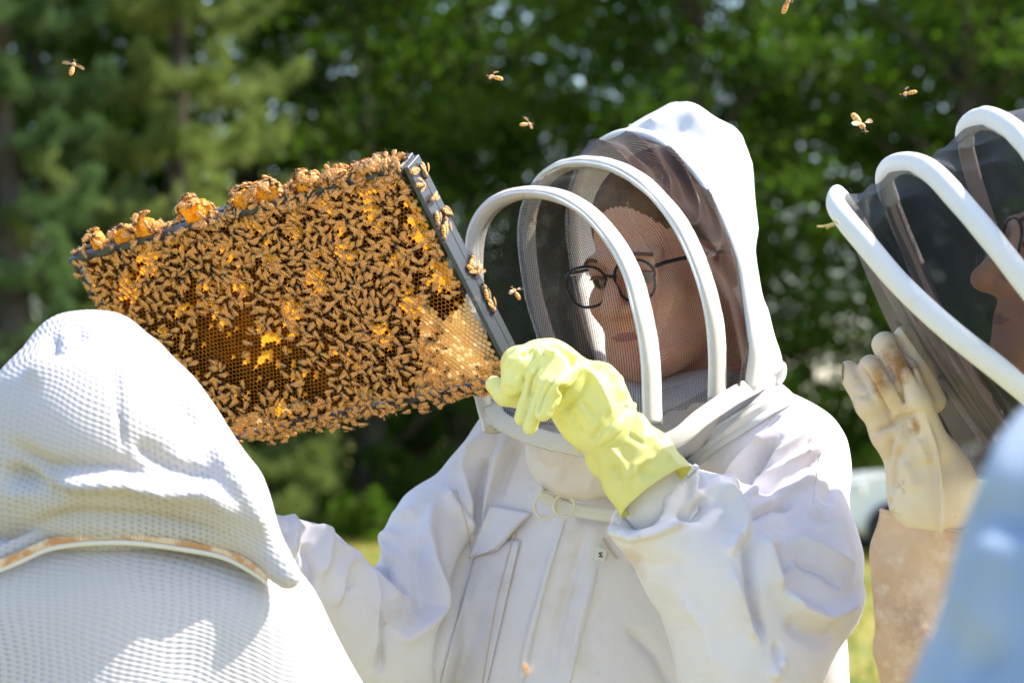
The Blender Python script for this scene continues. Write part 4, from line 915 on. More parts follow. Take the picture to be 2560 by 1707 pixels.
def front_panel(H, nm, parent, mat, bow=0.02, amp=0.0015, seed=0, n=90, m=120):
    P = cat(H, 2 * n); half = P[:n]; oth = P[n:][::-1]; T = np.linspace(0, 1, m)[:, None, None]
    G = half[None] * (1 - T) + oth[None] * T; N = np.cross(oth[5] - half[5], P[n] - half[0]); N /= np.linalg.norm(N)
    if N[1] > 0: N = -N
    v = np.linspace(0, 1, m)[:, None]; u = np.linspace(0, 1, n)[None, :]
    G = G + N * (bow * np.sin(math.pi * v) * np.sin(math.pi * np.clip(u + 0.25, 0, 1)) + amp * np.sin(v * 22 + u * 9 + np.sin(u * 13)))[:, :, None]
    return grid_obj(nm, G, mat, parent)
front_panel(H1, 'face_panel', hood, veilm)
# hem that closes the veil on the collar
def band(nm, pts, wpx, mat, parent, thick=0.0035, n=90, cr_=7, bulge=0.004):
    P = cat(PX(pts), n); G = np.zeros((cr_, n, 3)); T = np.gradient(P, axis=0); T /= np.linalg.norm(T, axis=1)[:, None]
    A = np.cross(T, [0, 1, 0]); A /= np.linalg.norm(A, axis=1)[:, None]
    for i in range(cr_):
        s = i / (cr_ - 1) - 0.5; G[i] = P + A * (s * wpx * P[:, 1] / F)[:, None] + np.array([0, -1, 0]) * bulge * (1 - 4 * s * s)
    return grid_obj(nm, G, mat, parent, thick=thick)
band('veil_hem', [(1228, 1010, 2.60), (1250, 1050, 2.585), (1320, 1085, 2.56), (1400, 1108, 2.535), (1500, 1125, 2.51), (1600, 1125, 2.50), (1690, 1095, 2.505), (1752, 1045, 2.52), (1830, 992, 2.56), (1895, 955, 2.62), (1925, 930, 2.70)], 46, webbing, hood, bulge=0.0012, thick=0.0025)
# lower netting from the hoops down to the hem
LOW_A = PX([(1225, 985, 2.63), (1300, 1040, 2.60), (1400, 1060, 2.57), (1500, 1070, 2.55), (1600, 1060, 2.545), (1640, 1040, 2.545), (1720, 1000, 2.56), (1790, 960, 2.57), (1850, 920, 2.60), (1885, 860, 2.63)])
LOW_B = PX([(1240, 1040, 2.60), (1320, 1068, 2.57), (1400, 1090, 2.545), (1500, 1105, 2.52), (1600, 1105, 2.51), (1680, 1080, 2.515), (1745, 1030, 2.53), (1830, 975, 2.57), (1900, 930, 2.62), (1905, 900, 2.64)])
netting(LOW_A, LOW_B, 0.0, hood, 0.002, 4, n=140, m=14, fr=14)
# hood strap knot at the nape
P = cat(PX([(1898, 960, 2.66), (1930, 925, 2.65), (1952, 915, 2.66), (1948, 945, 2.66), (1915, 968, 2.66), (1880, 985, 2.65)]), 50); tube('hood_strap', P, 0.006, webbing2, hood, seg=10, ry=0.0035)

# --- yellow glove
def glove():
    f = Field(C(1190, 1180, 2.3) * [1, 0, 1] + np.array([0, 2.31, 0]), C(1620, 820, 2.5) * [1, 0, 1] + np.array([0, 2.53, 0]), 0.00165)
    K = lambda p, q, ra, rb, k=0.006, fy=1.0: f.add(f.cone(C(*p), C(*q), cr(p[2], ra), cr(q[2], rb), fy), k)
    K((1365, 905, 2.435), (1470, 985, 2.43), 54, 66, 0.004)
    K((1385, 925, 2.43), (1455, 1050, 2.425), 58, 58, 0.02)
    K((1470, 1010, 2.43), (1520, 1085, 2.42), 74, 72, 0.02)
    K((1500, 960, 2.44), (1540, 1050, 2.43), 48, 50, 0.02)
    K((1335, 893, 2.42), (1293, 905, 2.41), 40, 38, 0.012)      # index curled over the bar
    K((1293, 905, 2.41), (1283, 958, 2.405), 37, 31, 0.006)
    K((1378, 895, 2.405), (1338, 935, 2.395), 30, 24, 0.0025)    # middle
    K((1338, 935, 2.395), (1303, 1045, 2.398), 21, 18, 0.0015)
    K((1400, 912, 2.395), (1362, 960, 2.382), 27, 22, 0.0025)    # ring
    K((1362, 960, 2.385), (1325, 1068, 2.388), 20, 18, 0.0012)
    K((1418, 935, 2.385), (1388, 965, 2.368), 26, 26, 0.0025)    # little finger nearest the camera
    K((1385, 965, 2.375), (1358, 1030, 2.370), 27, 24, 0.0015)
    K((1235, 962, 2.425), (1262, 985, 2.42), 23, 27, 0.003)      # thumb under the corner
    K((1262, 985, 2.42), (1340, 1000, 2.43), 27, 34, 0.006)
    f.sub(f.cone(C(1402, 975, 2.33), C(1406, 968, 2.40), cr(2.35, 6), cr(2.4, 14)), 0.004)
    V, Q = f.mesh(); V = smooth_pass(V, Q, 1, 0.4)
    FL = [([(1352, 905), (1330, 950), (1322, 1000)], 4, -4), ([(1392, 930), (1360, 985), (1340, 1040)], 4, -4), ([(1405, 880), (1430, 905), (1428, 925)], 5, -4), ([(1340, 872), (1360, 900)], 5, 3), ([(1455, 1000), (1490, 1040)], 7, -2.5), ([(1432, 925), (1478, 935), (1500, 970), (1532, 1040)], 10, 5), ([(1490, 922), (1450, 985), (1392, 1036)], 9, -5), ([(1470, 918), (1430, 975), (1385, 1020)], 7, 4),
          ([(1500, 905), (1545, 950), (1558, 1010)], 12, 4), ([(1330, 868), (1322, 885), (1300, 890)], 6, -4), ([(1368, 858), (1392, 868), (1420, 880)], 7, -4), ([(1360, 880), (1395, 886)], 6, 4),
          ([(1440, 905), (1470, 900), (1505, 925)], 7, -4), ([(1410, 880), (1440, 900)], 8, 4), ([(1500, 1060), (1480, 1100)], 9, -3), ([(1278, 885), (1262, 920)], 8, 2.5), ([(1290, 975), (1262, 962)], 5, -2),
          ([(1400, 1000), (1430, 1040), (1460, 1100)], 10, -2.5), ([(1520, 1010), (1480, 1090)], 8, 3)]
    V = folds(V, Q, FL, gain=1.5); V = crumple(V, Q, 0.0007, 60, 31); V = crumple(V, Q, 0.0003, 190, 33)
    g = build('glove', V, Q, rubber, P1)
    # gauntlet: flared tube open at its end, with rolled crease where it meets the wrist
    a = C(1508, 1060, 2.425); b = C(1640, 1226, 2.40); ax = (b - a) / np.linalg.norm(b - a); L = np.linalg.norm(b - a)
    up = np.cross(ax, [0, 1, 0]); up /= np.linalg.norm(up); bk = np.cross(up, ax); n, m = 120, 50; G = np.zeros((m, n, 3))
    for i in range(m):
        t = i / (m - 1); r0 = cr(2.41, 81 + 19 * t ** 0.8 - 8 * math.exp(-((t - 0.12) / 0.05) ** 2) + 7 * math.exp(-((t - 0.04) / 0.04) ** 2))
        for j in range(n):
            th = 2 * math.pi * j / (n - 1); r = r0 * (1 + 0.03 * math.sin(3 * th + 4 * t) + 0.02 * math.sin(7 * th - 6 * t)) + 0.0016 * math.sin(5 * th + 14 * t) * t * (1 - t) * 4
            sq = 1 + 0.06 * math.cos(2 * th) ** 3
            G[i, j] = a + ax * (t * L * (1 + 0.04 * math.cos(th - 1.0))) + (up * math.cos(th) * sq + bk * math.sin(th) * 0.62) * r
    Gf = G.reshape(-1, 3); x, y = px_of(Gf); N = grid_normals(G).reshape(-1, 3); c0 = a + (b - a) * 0.5; N *= np.sign(((Gf - c0) * N).sum(1))[:, None]; D = np.zeros(len(Gf))
    for pts, wd, h in [([(1500, 1095), (1560, 1160), (1572, 1245)], 8, 3.5), ([(1640, 1135), (1590, 1165), (1572, 1200)], 8, 3.5), ([(1530, 1160), (1560, 1200)], 12, -3), ([(1620, 1090), (1680, 1150)], 12, 3), ([(1600, 1180), (1640, 1190)], 14, -3), ([(1560, 1080), (1610, 1110), (1640, 1100)], 8, -2.5)]:
        dd_, fd = polydist(x, y, pts); D += 0.001 * h * np.exp(-(dd_ / wd) ** 2) * fd
    G = (Gf + N * (D * (N[:, 1] < 0))[:, None]).reshape(G.shape)
    grid_obj('gauntlet', G, rubber2, g, thick=0.0012)
    tube('gauntlet_rim', G[-1][:-1], 0.0012, rubber2, g, seg=6, close=True)
    # bent-over wrist fold
    P = cat(PX([(1568, 1010, 2.385), (1560, 1040, 2.365), (1535, 1075, 2.355), (1508, 1100, 2.365), (1492, 1112, 2.38)]), 30); tube('wrist_fold', P, np.sin(np.linspace(0.15, 3.0, 30)) * 0.0055 + 0.001, rubber, g, seg=10, ry=0.0025)
    # forearm cuff going into the sleeve
    P = cat(PX([(1600, 1195, 2.42), (1640, 1250, 2.42), (1690, 1310, 2.43)]), 30); P += sn(P, 60, 3)[:, None] * 0.001; tube('inner_cuff', P, cr(2.42, 84), cotton, P1, seg=28, ry=cr(2.42, 50))
glove()

# ================================================================== comb frame (own axes: u along the long side, v down the short side, n towards the viewer)
TL, TR = C(182, 662, 2.700), C(1008, 431, 2.455)
U = TR - TL; LU = np.linalg.norm(U); U /= LU; eBR = C(1272, 946, 1.0); BR = eBR * ((TR @ U) / (eBR @ U))
print('BR depth', BR[1]); Vv = BR - TR; Vv -= U * (Vv @ U); LV = np.linalg.norm(Vv); Vv /= LV; Nv = np.cross(U, Vv)
if Nv[1] > 0: Nv = -Nv
def FR(u, v, n):
    u, v, n = np.broadcast_arrays(np.asarray(u, float), np.asarray(v, float), np.asarray(n, float)); return TL + U * u[..., None] + Vv * v[..., None] + Nv * n[..., None]
print('FRAME', LU, LV)
FRM = empty('comb_frame', tuple(Wd(FR(LU / 2, LV, 0))), 'grey plastic hive frame of orange brood comb held up at an angle, crowded with bees', 'hive frame')
def boxf(nm, u0, u1, v0, v1, n0, n1, mat, parent, bev=0.001):
    V = [FR(a, b, c) for a in (u0, u1) for b in (v0, v1) for c in (n0, n1)]
    o = mesh_np(nm, Wd(np.array(V)), [(0, 1, 3, 2), (4, 6, 7, 5), (0, 4, 5, 1), (2, 3, 7, 6), (0, 2, 6, 4), (1, 5, 7, 3)], mat, parent, False)
    b = o.modifiers.new('bevel', 'BEVEL'); b.width = bev; b.segments = 2; return o
T0 = 0.030
tb = boxf('top_bar', -0.003, LU + 0.001, -0.0075, -0.0005, -T0, 0.001, greypl, FRM)
boxf('groove', 0.01, LU - 0.01, -0.0088, -0.0076, -0.019, -0.016, greypl, tb, 0.0003)
eb = boxf('end_bar', LU + 0.002, LU + 0.0075, -0.004, LV + 0.004, -T0 + 0.001, 0.0, greypl, FRM)
boxf('rib', LU + 0.0076, LU + 0.0079, 0.0, LV, -0.0195, -0.0175, greypl, eb, 0.0003)
boxf('end_bar', -0.0035, 0.0015, 0.0, LV, -T0 + 0.001, -0.001, greypl, FRM)
boxf('bottom_bar', -0.002, LU + 0.001, LV + 0.0005, LV + 0.006, -T0 + 0.004, -0.004, greypl, FRM)
# brace lug at the corner that the glove holds
boxf('corner_lug', LU - 0.010, LU + 0.0065, LV - 0.012, LV + 0.004, -T0 + 0.003, -0.014, greypl, FRM)
def nz2(x, y, s, seed):
    r = np.random.default_rng(seed); o = 0
    for _ in range(6):
        k = r.normal(size=2) * s; o = o + np.sin(x * k[0] + y * k[1] + r.uniform(0, 6.28))
    return o / 2.4
def comb():
    p = 0.00535; hx = p * math.sqrt(3) / 2; V = []; Fc = []; mi = []; caps = []
    th = np.array([math.pi / 6 + math.pi / 3 * k for k in range(6)]); cx, sx = np.cos(th), np.sin(th)
    rows = int((LV - 0.004) / hx) + 1
    r = np.random.default_rng(4)
    for j in range(rows):
        v = 0.004 + j * hx
        for i in range(int((LU - 0.006) / p)):
            u = 0.006 + i * p + (p / 2 if j % 2 else 0)
            if u > LU - 0.004 or v > LV - 0.003: continue
            a, b = u / LU, v / LV
            base = 0.0025 * nz2(u, v, 45, 3) * 0.6 - 0.004
            edge = min(u, LU - u, v, LV - v)
            base -= 0.004 * math.exp(-edge / 0.008)
            pale = (a > 0.80 and b > 0.60 - 0.12 * nz2(u, v, 50, 8) and a > 0.80 + (0.97 - b) * 0.35 - 0.06) or (b > 0.90 and 0.02 < a < 0.80 and nz2(u, v, 40, 12) > 0.05)
            orange = nz2(u, v, 75, 5) + 0.5 * nz2(u, v, 260, 6) > 0.92 - 0.45 * (edge < 0.022) - 0.35 * (a > 0.85) - 0.15 * (b > 0.8)
            orange = orange or r.uniform() < 0.035
            dp = 0.0105 * (0.9 + 0.2 * r.uniform()); R0 = p / math.sqrt(3) * 1.001; k = len(V)
            capd = pale or orange
            if capd:
                # sealed cell: shoulder ring and a lifted lid of its own
                for q in range(6): V.append((u + cx[q] * R0, v + sx[q] * R0, base - 0.0004))
                for q in range(6): V.append((u + cx[q] * R0 * 0.86, v + sx[q] * R0 * 0.86, base + 0.0001))
                V.append((u, v, base + 0.0002))
                for q in range(6):
                    n_ = (q + 1) % 6; Fc.append((k + q, k + n_, k + 6 + n_, k + 6 + q)); mi.append(0)
                    Fc.append((k + 6 + q, k + 6 + n_, k + 12)); mi.append(4 if pale else 3)
                caps.append((u, v, base, pale))
            else:
                ri = R0 * (0.83 + 0.02 * r.normal())
                for q in range(6): V.append((u + cx[q] * R0, v + sx[q] * R0, base + r.normal() * 0.0001))
                for q in range(6): V.append((u + cx[q] * ri, v + sx[q] * ri, base + 0.0001))
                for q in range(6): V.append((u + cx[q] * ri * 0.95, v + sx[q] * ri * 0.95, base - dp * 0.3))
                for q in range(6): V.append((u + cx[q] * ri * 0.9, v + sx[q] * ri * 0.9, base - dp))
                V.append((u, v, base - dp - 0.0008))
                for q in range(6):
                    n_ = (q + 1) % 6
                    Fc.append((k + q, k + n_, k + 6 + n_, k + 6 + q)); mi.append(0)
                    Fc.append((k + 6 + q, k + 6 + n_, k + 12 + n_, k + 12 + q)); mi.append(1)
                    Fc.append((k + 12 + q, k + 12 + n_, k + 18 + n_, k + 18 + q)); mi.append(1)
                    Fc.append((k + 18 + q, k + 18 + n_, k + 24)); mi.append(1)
    V = np.array(V); W_ = Wd(FR(V[:, 0], V[:, 1], V[:, 2]))
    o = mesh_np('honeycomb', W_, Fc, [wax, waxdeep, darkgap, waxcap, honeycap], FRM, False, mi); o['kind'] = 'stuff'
    # separate lids on the sealed cells, sharing two meshes
    def lid(mat):
        v = [(math.cos(t) * p * 0.50, math.sin(t) * p * 0.50, 0.0) for t in th] + [(math.cos(t) * p * 0.36, math.sin(t) * p * 0.36, 0.00055) for t in th] + [(0, 0, 0.0007)]
        fc = [(q, (q + 1) % 6, 6 + (q + 1) % 6, 6 + q) for q in range(6)] + [(6 + q, 6 + (q + 1) % 6, 12) for q in range(6)]
        me = bpy.data.meshes.new('wax_lid'); me.from_pydata(v, [], fc); me.materials.append(mat); me.polygons.foreach_set('use_smooth', [True] * len(fc)); return me
    m1, m2 = lid(waxcap), lid(honeycap)
    B = Matrix(np.stack([rotw(U), rotw(Vv), rotw(Nv)], 1).tolist()).to_4x4()
    r.shuffle(caps); caps.sort(key=lambda c: not c[3])
    for (u, v, b, pale) in caps[:290]:
        o2 = bpy.data.objects.new('wax_lid', m2 if pale else m1); loc = Wd(FR(u, v, b + 0.0003)); rz = Matrix.Rotation(r.normal() * 0.12, 4, 'X')
        o2.matrix_world = Matrix.Translation(Vector(loc)) @ B @ rz; COL.objects.link(o2); mw = o2.matrix_world.copy()
        o2.parent = FRM; o2.matrix_parent_inverse = parent_inv(FRM); o2.matrix_basis = mw
def rotw(v):
    v = np.asarray(v); return np.array([v[0], v[1] * CP - v[2] * SP, v[1] * SP + v[2] * CP])
comb()

# burr comb lumps built on the top bar
def burr_lump(u, w_, h, seed, ext=0.016):
    f = Field((u - w_ - 0.006, -h - 0.014, -0.034), (u + w_ + 0.006, 0.004, 0.010), 0.0014)
    r = np.random.default_rng(seed); f.add(f.ell((u, -0.008, -0.012), (w_ * 0.8, h * 0.75, 0.007)), 0.001)
    for _ in range(7): f.add(f.ell((u + r.uniform(-0.85, 0.85) * w_, -h * r.uniform(0.2, 0.85) - 0.004, -0.012 + r.uniform(-0.010, 0.010)), (w_ * r.uniform(0.2, 0.4), h * r.uniform(0.2, 0.42), 0.005)), 0.0025)
    V, Q = f.mesh(); N = normals(V, Q)
    # open and half built cells dimple the lump
    p = 0.0052; a = V[:, 0]; b = V[:, 1]; s = sum(np.cos(2 * math.pi / (p * 0.866) * (a * math.cos(t) + b * math.sin(t))) for t in (0, math.pi / 3, 2 * math.pi / 3))
    V = V - N * (0.0007 * np.clip(s, -0.5, 3))[:, None]
    return mesh_np('burr_comb', Wd(FR(V[:, 0], V[:, 1], V[:, 2])), Q, burr, FRM)
LUMPS = [(0.038, 0.010, 0.019, 1), (0.080, 0.014, 0.016, 2), (0.116, 0.016, 0.023, 3), (0.183, 0.021, 0.026, 4), (0.252, 0.020, 0.022, 5), (0.282, 0.019, 0.020, 6), (0.335, 0.018, 0.017, 7), (0.375, 0.018, 0.010, 8), (0.42, 0.016, 0.009, 9)]
for a in LUMPS: burr_lump(*a)

# ================================================================== bees
def bee_body(fly=False):
    prof = []                                     # (x along the body, height, half width, material)
    for t in np.linspace(0, math.pi, 5): prof.append((0.0066 - 0.0016 * (1 - math.cos(t)) * 0.62, -0.0006, 0.00155 * max(0.12, math.sin(t)) , 2 if t < 2 else 0))
    for t in np.linspace(0.35, math.pi - 0.35, 5): prof.append((0.0030 + 0.0021 * math.cos(t), 0.0002, 0.00205 * math.sin(t), 0))
    ab = np.linspace(0.3, math.pi - 0.06, 10)
    for i, t in enumerate(ab): prof.append((-0.0030 + 0.0042 * math.cos(t), 0.0 - 0.0007 * (i / 9) ** 2, 0.00215 * math.sin(t) ** 0.7, 3 if i % 2 and i > 1 else 1))
    S = 8; V = []; Fc = []; mi = []
    for (x, z, r, m) in prof:
        for j in range(S):
            a = 2 * math.pi * j / S; V.append((x, r * math.cos(a), z + r * 0.88 * math.sin(a)))
    for i in range(len(prof) - 1):
        for j in range(S):
            Fc.append((i * S + j, i * S + (j + 1) % S, (i + 1) * S + (j + 1) % S, (i + 1) * S + j)); mi.append(prof[i + 1][3] if i > 9 else prof[i][3])
    Fc.append(tuple(range(S))[::-1]); mi.append(2); Fc.append(tuple(range((len(prof) - 1) * S, len(prof) * S))); mi.append(3)
    def stick(P, r, m):
        for a, b in zip(P[:-1], P[1:]):
            a = np.array(a); b = np.array(b); d = b - a; q = np.cross(d, [0.2, 0.3, 1]); q = q / np.linalg.norm(q) * r; s = np.cross(d, q); s = s / np.linalg.norm(s) * r; k = len(V)
            for c, rr in ((a, 1), (b, 0.6)):
                for v in (q, -0.5 * q + 0.87 * s, -0.5 * q - 0.87 * s): V.append(tuple(c + v * rr))
            for j in range(3): Fc.append((k + j, k + (j + 1) % 3, k + 3 + (j + 1) % 3, k + 3 + j)); mi.append(m)
    for s in (-1, 1):
        for lx, fx in ((0.0045, 0.0065), (0.003, 0.0028), (0.0015, -0.002)):
            stick([(lx, s * 0.0012, -0.001), (fx * 0.6 + lx * 0.4, s * 0.0034, -0.0004 if not fly else -0.0018), (fx, s * 0.0042, -0.0024 if not fly else -0.0042)], 0.00028, 2)
        stick([(0.0064, s * 0.0005, 0.0), (0.0080, s * 0.0012, 0.0008)], 0.00018, 3)
    return V, Fc, mi
def wing(spread, s):
    out = [(0, 0), (0.0022, 0.0006), (0.0050, 0.0013), (0.0078, 0.0014), (0.0092, 0.0004), (0.0086, -0.0012), (0.0060, -0.0020), (0.0030, -0.0014)]
    V = []; a = spread; out = [(x_ * (1.0 if spread > 1 else 1.0), y_ * (1.0 if spread > 1 else 0.8)) for x_, y_ in out]
    for (x, y) in out:
        X = -x * math.cos(a) - y * math.sin(a) * 1.0; Y = x * math.sin(a) - y * math.cos(a)
        V.append((0.0022 + X, s * (0.0009 + Y), 0.0024 + 0.00035 * math.sin(x * 400) - x * 0.06))
    c = np.mean(V, 0); V.append((c[0], c[1], c[2] + 0.0003)); n = len(out); Fc = [(i, (i + 1) % n, n) if s > 0 else ((i + 1) % n, i, n) for i in range(n)]
    return V, Fc
def mk(nm, V, Fc, mats, mi=None, smooth=True):
    me = bpy.data.meshes.new(nm); me.from_pydata(V, [], Fc)
    for m in mats: me.materials.append(m)
    if mi is not None: me.polygons.foreach_set('material_index', mi)
    me.polygons.foreach_set('use_smooth', [smooth] * len(Fc)); me.update(); return me
BV, BF, BM = bee_body(); bmats = [beefuzz, beeband, beedark, beestripe]
ME_B = mk('bee_body', BV, BF, bmats, BM)
WA = [[wing(a, s) for s in (-1, 1)] for a in (0.06, 0.17, 0.55)]
ME_W = [[mk('bee_wing', *w_, [beewing], None, False) for w_ in pr] for pr in WA]
FV, FF, FM = bee_body(True); ME_F = mk('flying_bee_body', FV, FF, [beefly, beefly, beedark, beeband], FM)
WFLY = [mk('flying_wing', *wing(1.45, s), [flywing], None, False) for s in (-1, 1)]
def bee_matrix(pos_c, fwd_c, up_c, s):
    X = Vector(rotw(fwd_c)).normalized(); Z = Vector(rotw(up_c)); Z = (Z - X * Z.dot(X)).normalized(); Y = Z.cross(X)
    m = Matrix((X, Y, Z)).transposed().to_4x4(); return Matrix.Translation(Vector(Wd(pos_c))) @ m @ Matrix.Scale(s, 4)
BEES = []    # (pos, fwd, up, scale, wingset, label, priority)
rb_ = np.random.default_rng(99)
def zone(u, v):
    a, b = u / LU, v / LV
    col = ['at its left end', 'left of its middle', 'in its middle', 'right of its middle', 'at its right end'][min(4, int(a * 5))]
    row = ['on the upper band of the comb', 'on the middle band of the comb', 'on the lower band of the comb'][min(2, int(b * 3))]
    return f'brown honey bee walking {row} {col}'
pts = []
def try_add(u, v, dmin):
    for (x, y) in pts:
        if (x - u) ** 2 + (y - v) ** 2 < dmin * dmin: return False
    pts.append((u, v)); return True
cnt = 0
for _ in range(30000):
    u, v = rb_.uniform(0.002, LU - 0.002), rb_.uniform(0.000, LV - 0.001); a, b = u / LU, v / LV
    dens = 0.90 - 1.35 * math.exp(-(((a - 0.12 - 0.38 * b) / 0.16) ** 2 + ((b - 0.60) / 0.26) ** 2)) - 1.5 * math.exp(-(((a - 0.95) / 0.11) ** 2 + ((b - 0.76) / 0.20) ** 2)) - 0.45 * math.exp(-(((a - 0.96) / 0.05) ** 2 + ((b - 0.38) / 0.3) ** 2)) + 0.36 * nz2(np.array(u), np.array(v), 80, 21)
    dens += 0.5 * (b < 0.07) + 0.7 * (b > 0.95)
    if rb_.uniform() > dens: continue
    if not try_add(u, v, (0.0072 if a > 0.4 and b < 0.62 else 0.0078) if dens > 0.5 else 0.0108): continue
    ang = rb_.normal() * 1.1 + (math.pi * 1.2 if rb_.uniform() < 0.65 else math.pi * 0.25)
    fwd = U * math.cos(ang) + Vv * math.sin(ang) + Nv * rb_.normal() * 0.14
    BEES.append((FR(u, v, rb_.uniform(0.0005, 0.0030)), fwd, Nv + rb_.normal(size=3) * 0.22, rb_.uniform(0.92, 1.08), int(rb_.integers(0, 2)) if rb_.uniform() < 0.9 else 2, zone(u, v), 3))
NCOMB = len(BEES); print('bees on comb', NCOMB)
def along_edge(n, fu, nm, pr, jit=1.0):
    for i in range(n):
        u, v, nn, up = fu(i); ang = rb_.uniform(0, 6.28); w1 = np.cross(up, U + 0.01 * Nv); w1 /= np.linalg.norm(w1); w2 = np.cross(up, w1)
        BEES.append((FR(u, v, nn), w1 * math.cos(ang) + w2 * math.sin(ang), up, rb_.uniform(0.92, 1.06), int(rb_.integers(0, 3)), nm(u), pr))
# bottom edge: hanging curtain
def fb(i):
    u = rb_.uniform(0.0, LU - 0.02); l = rb_.uniform(0, 1); h = 0.5 + 0.5 * math.sin(u * 60) ; return u, LV + 0.003 + l * (0.010 + 0.007 * h), rb_.uniform(-0.020, 0.002), Nv * 0.8 + Vv * rb_.uniform(0.1, 0.9)
along_edge(165, fb, lambda u: 'brown honey bee hanging in the row along the bottom edge of the comb ' + ('near the glove' if u > LU * 0.6 else 'near the white mesh hood' if u < LU * 0.3 else 'midway between hood and glove'), 2)
# top edge
def ft(i):
    u = LU * (1 - rb_.uniform(0, 1) ** 1.5 * 0.62) - 0.003; u = min(u, LU); return u, -0.009 - rb_.uniform(0, 0.006), rb_.uniform(-0.03, 0.004), -Vv * rb_.uniform(0.4, 1) + Nv * 0.5 + rb_.normal(size=3) * 0.2
along_edge(70, lambda i: ((lambda u: (u, rb_.uniform(-0.009, 0.004), rb_.uniform(0.002, 0.006), Nv * 0.9 - Vv * rb_.uniform(0.2, 1.0)))(LU * (1 - rb_.uniform(0, 1) * 0.8))), lambda u: 'sunlit honey bee on the front rim of the top bar ' + ('near its right corner' if u > LU * 0.8 else 'right of its middle' if u > LU * 0.5 else 'left of its middle'), 1)
along_edge(40, lambda i: ((lambda u: (u, LV + rb_.uniform(-0.002, 0.007), rb_.uniform(0.0, 0.004), Nv * 0.9 + Vv * rb_.uniform(0.1, 0.8)))(rb_.uniform(0.1, 0.98) * LU)), lambda u: 'honey bee on the front rim of the bottom bar ' + ('near the glove' if u > LU * 0.6 else 'away from the glove'), 2)
along_edge(64, ft, lambda u: 'sunlit honey bee standing on the top bar ' + ('at its right corner' if u > LU * 0.85 else 'between the wax lumps'), 0)
for k, (u0, w_, h, sd) in enumerate(LUMPS):
    for i in range(int(7 + w_ * 560 + (6 if k > 2 else 0) + (10 if k > 6 else 0))):
        t = rb_.uniform(-0.2, math.pi + 0.2); q = rb_.uniform(-1, 1); up = Nv * q * 1.2 - Vv * math.sin(t) + U * math.cos(t); up /= np.linalg.norm(up)
        pos = FR(u0 + math.cos(t) * w_ * 0.95, -0.010 - math.sin(t) * h * 0.90, -0.012 + q * 0.014 + 0.004)
        w1 = rb_.normal(size=3); w1 -= up * (w1 @ up)
        nmz = ['small leftmost', 'second', 'tall third', 'large fourth', 'wide fifth', 'sixth', 'seventh', 'low eighth', 'low rightmost'][k]
        BEES.append((pos, w1, up, rb_.uniform(0.95, 1.08), int(rb_.integers(0, 3)), f'sunlit honey bee on the ' + ('right slope' if math.cos(t) > 0.45 else 'left slope' if math.cos(t) < -0.45 else 'crest') + (', near side,' if q > 0 else ', far side,') + f' of the {nmz} wax lump', 0))
# left end: a few at the corner
for (u, v) in [(0.003, -0.010), (0.012, -0.011), (0.02, -0.012), (0.048, -0.011), (0.056, -0.012), (0.14, -0.012), (0.146, -0.011), (0.155, -0.012)]:
    BEES.append((FR(u, v, -0.010), U * rb_.normal() + Nv * rb_.normal(), -Vv + 0.3 * Nv, 1.05, 1, 'honey bee standing on the bare grey stretches at the left of the top bar', 0))
# outer face of the right end bar: single bees, each named by its place
EBL = [(0.004, -0.006, 'honey bee on the top right corner of the frame, nearest one'), (0.012, -0.020, 'honey bee on the top right corner of the frame, farther one'), (0.020, -0.004, 'honey bee just below the top right corner of the frame'), (0.040, -0.012, 'lone honey bee highest on the grey end bar'), (0.064, -0.024, 'honey bee on the far edge of the end bar with raised wings'), (0.070, -0.012, 'honey bee crossing the grey end bar under the top pair'),
       (0.060, -0.001, 'honey bee on the near edge of the end bar, upper one'), (0.076, 0.000, 'honey bee on the near edge of the end bar, lower one'), (0.122, -0.023, 'pale honey bee on the end bar just left of the veil hoop'),
       (0.130, -0.016, 'second pale honey bee on the end bar beside the veil hoop'), (0.136, -0.026, 'honey bee touching the veil hoop from the end bar'), (0.158, -0.020, 'upper of two bees above the glove on the end bar'), (0.176, -0.018, 'lower of two bees above the glove on the end bar')]
for (v, n, lb) in EBL:
    ang = rb_.uniform(0, 6.28); BEES.append((FR(LU + 0.0105, v, n), Vv * math.cos(ang) + Nv * math.sin(ang), U, 1.3, 2 if rb_.uniform() < 0.5 else 1, lb, -1))
# choose the individuals: everything single first, then the nearest ones, up to 290
order = sorted(range(len(BEES)), key=lambda i: (BEES[i][6] if BEES[i][6] < 1 else 1, BEES[i][0][1]))
ind = order[:288]; rest = order[288:]
for i in ind:
    pos, fw, up, s, wg, lb, pr = BEES[i]; mat_ = bee_matrix(pos, fw, up, s)
    o = bpy.data.objects.new('honey_bee', ME_B); COL.objects.link(o); o.matrix_basis = mat_; tag(o, lb, 'bee', 'honey bees on the comb frame')
    for w_ in ME_W[wg]:
        q = bpy.data.objects.new('wing', w_); COL.objects.link(q); q.parent = o
def bees_joined(idx):
    V = []; Fc = []; mi = []; bv = np.array([(*v, 1) for v in BV])
    for i in idx:
        pos, fw, up, s, wg, lb, pr = BEES[i]; mm = np.array(bee_matrix(pos, fw, up, s)); k = len(V)
        V.extend((bv @ mm.T)[:, :3].tolist()); Fc.extend([tuple(k + q for q in f_) for f_ in BF]); mi.extend(BM)
        for wv_, wf in WA[wg]:
            k = len(V); V.extend((np.array([(*v, 1) for v in wv_]) @ mm.T)[:, :3].tolist()); Fc.extend([tuple(k + q for q in f_) for f_ in wf]); mi.extend([4] * len(wf))
    o = mesh_np('bee_mass', np.array(V), Fc, bmats + [beewing], None, True, mi); tag(o, 'the many further brown honey bees covering the farther part of the comb', 'bees', kind='stuff')
bees_joined(rest); print('bees total', len(BEES))
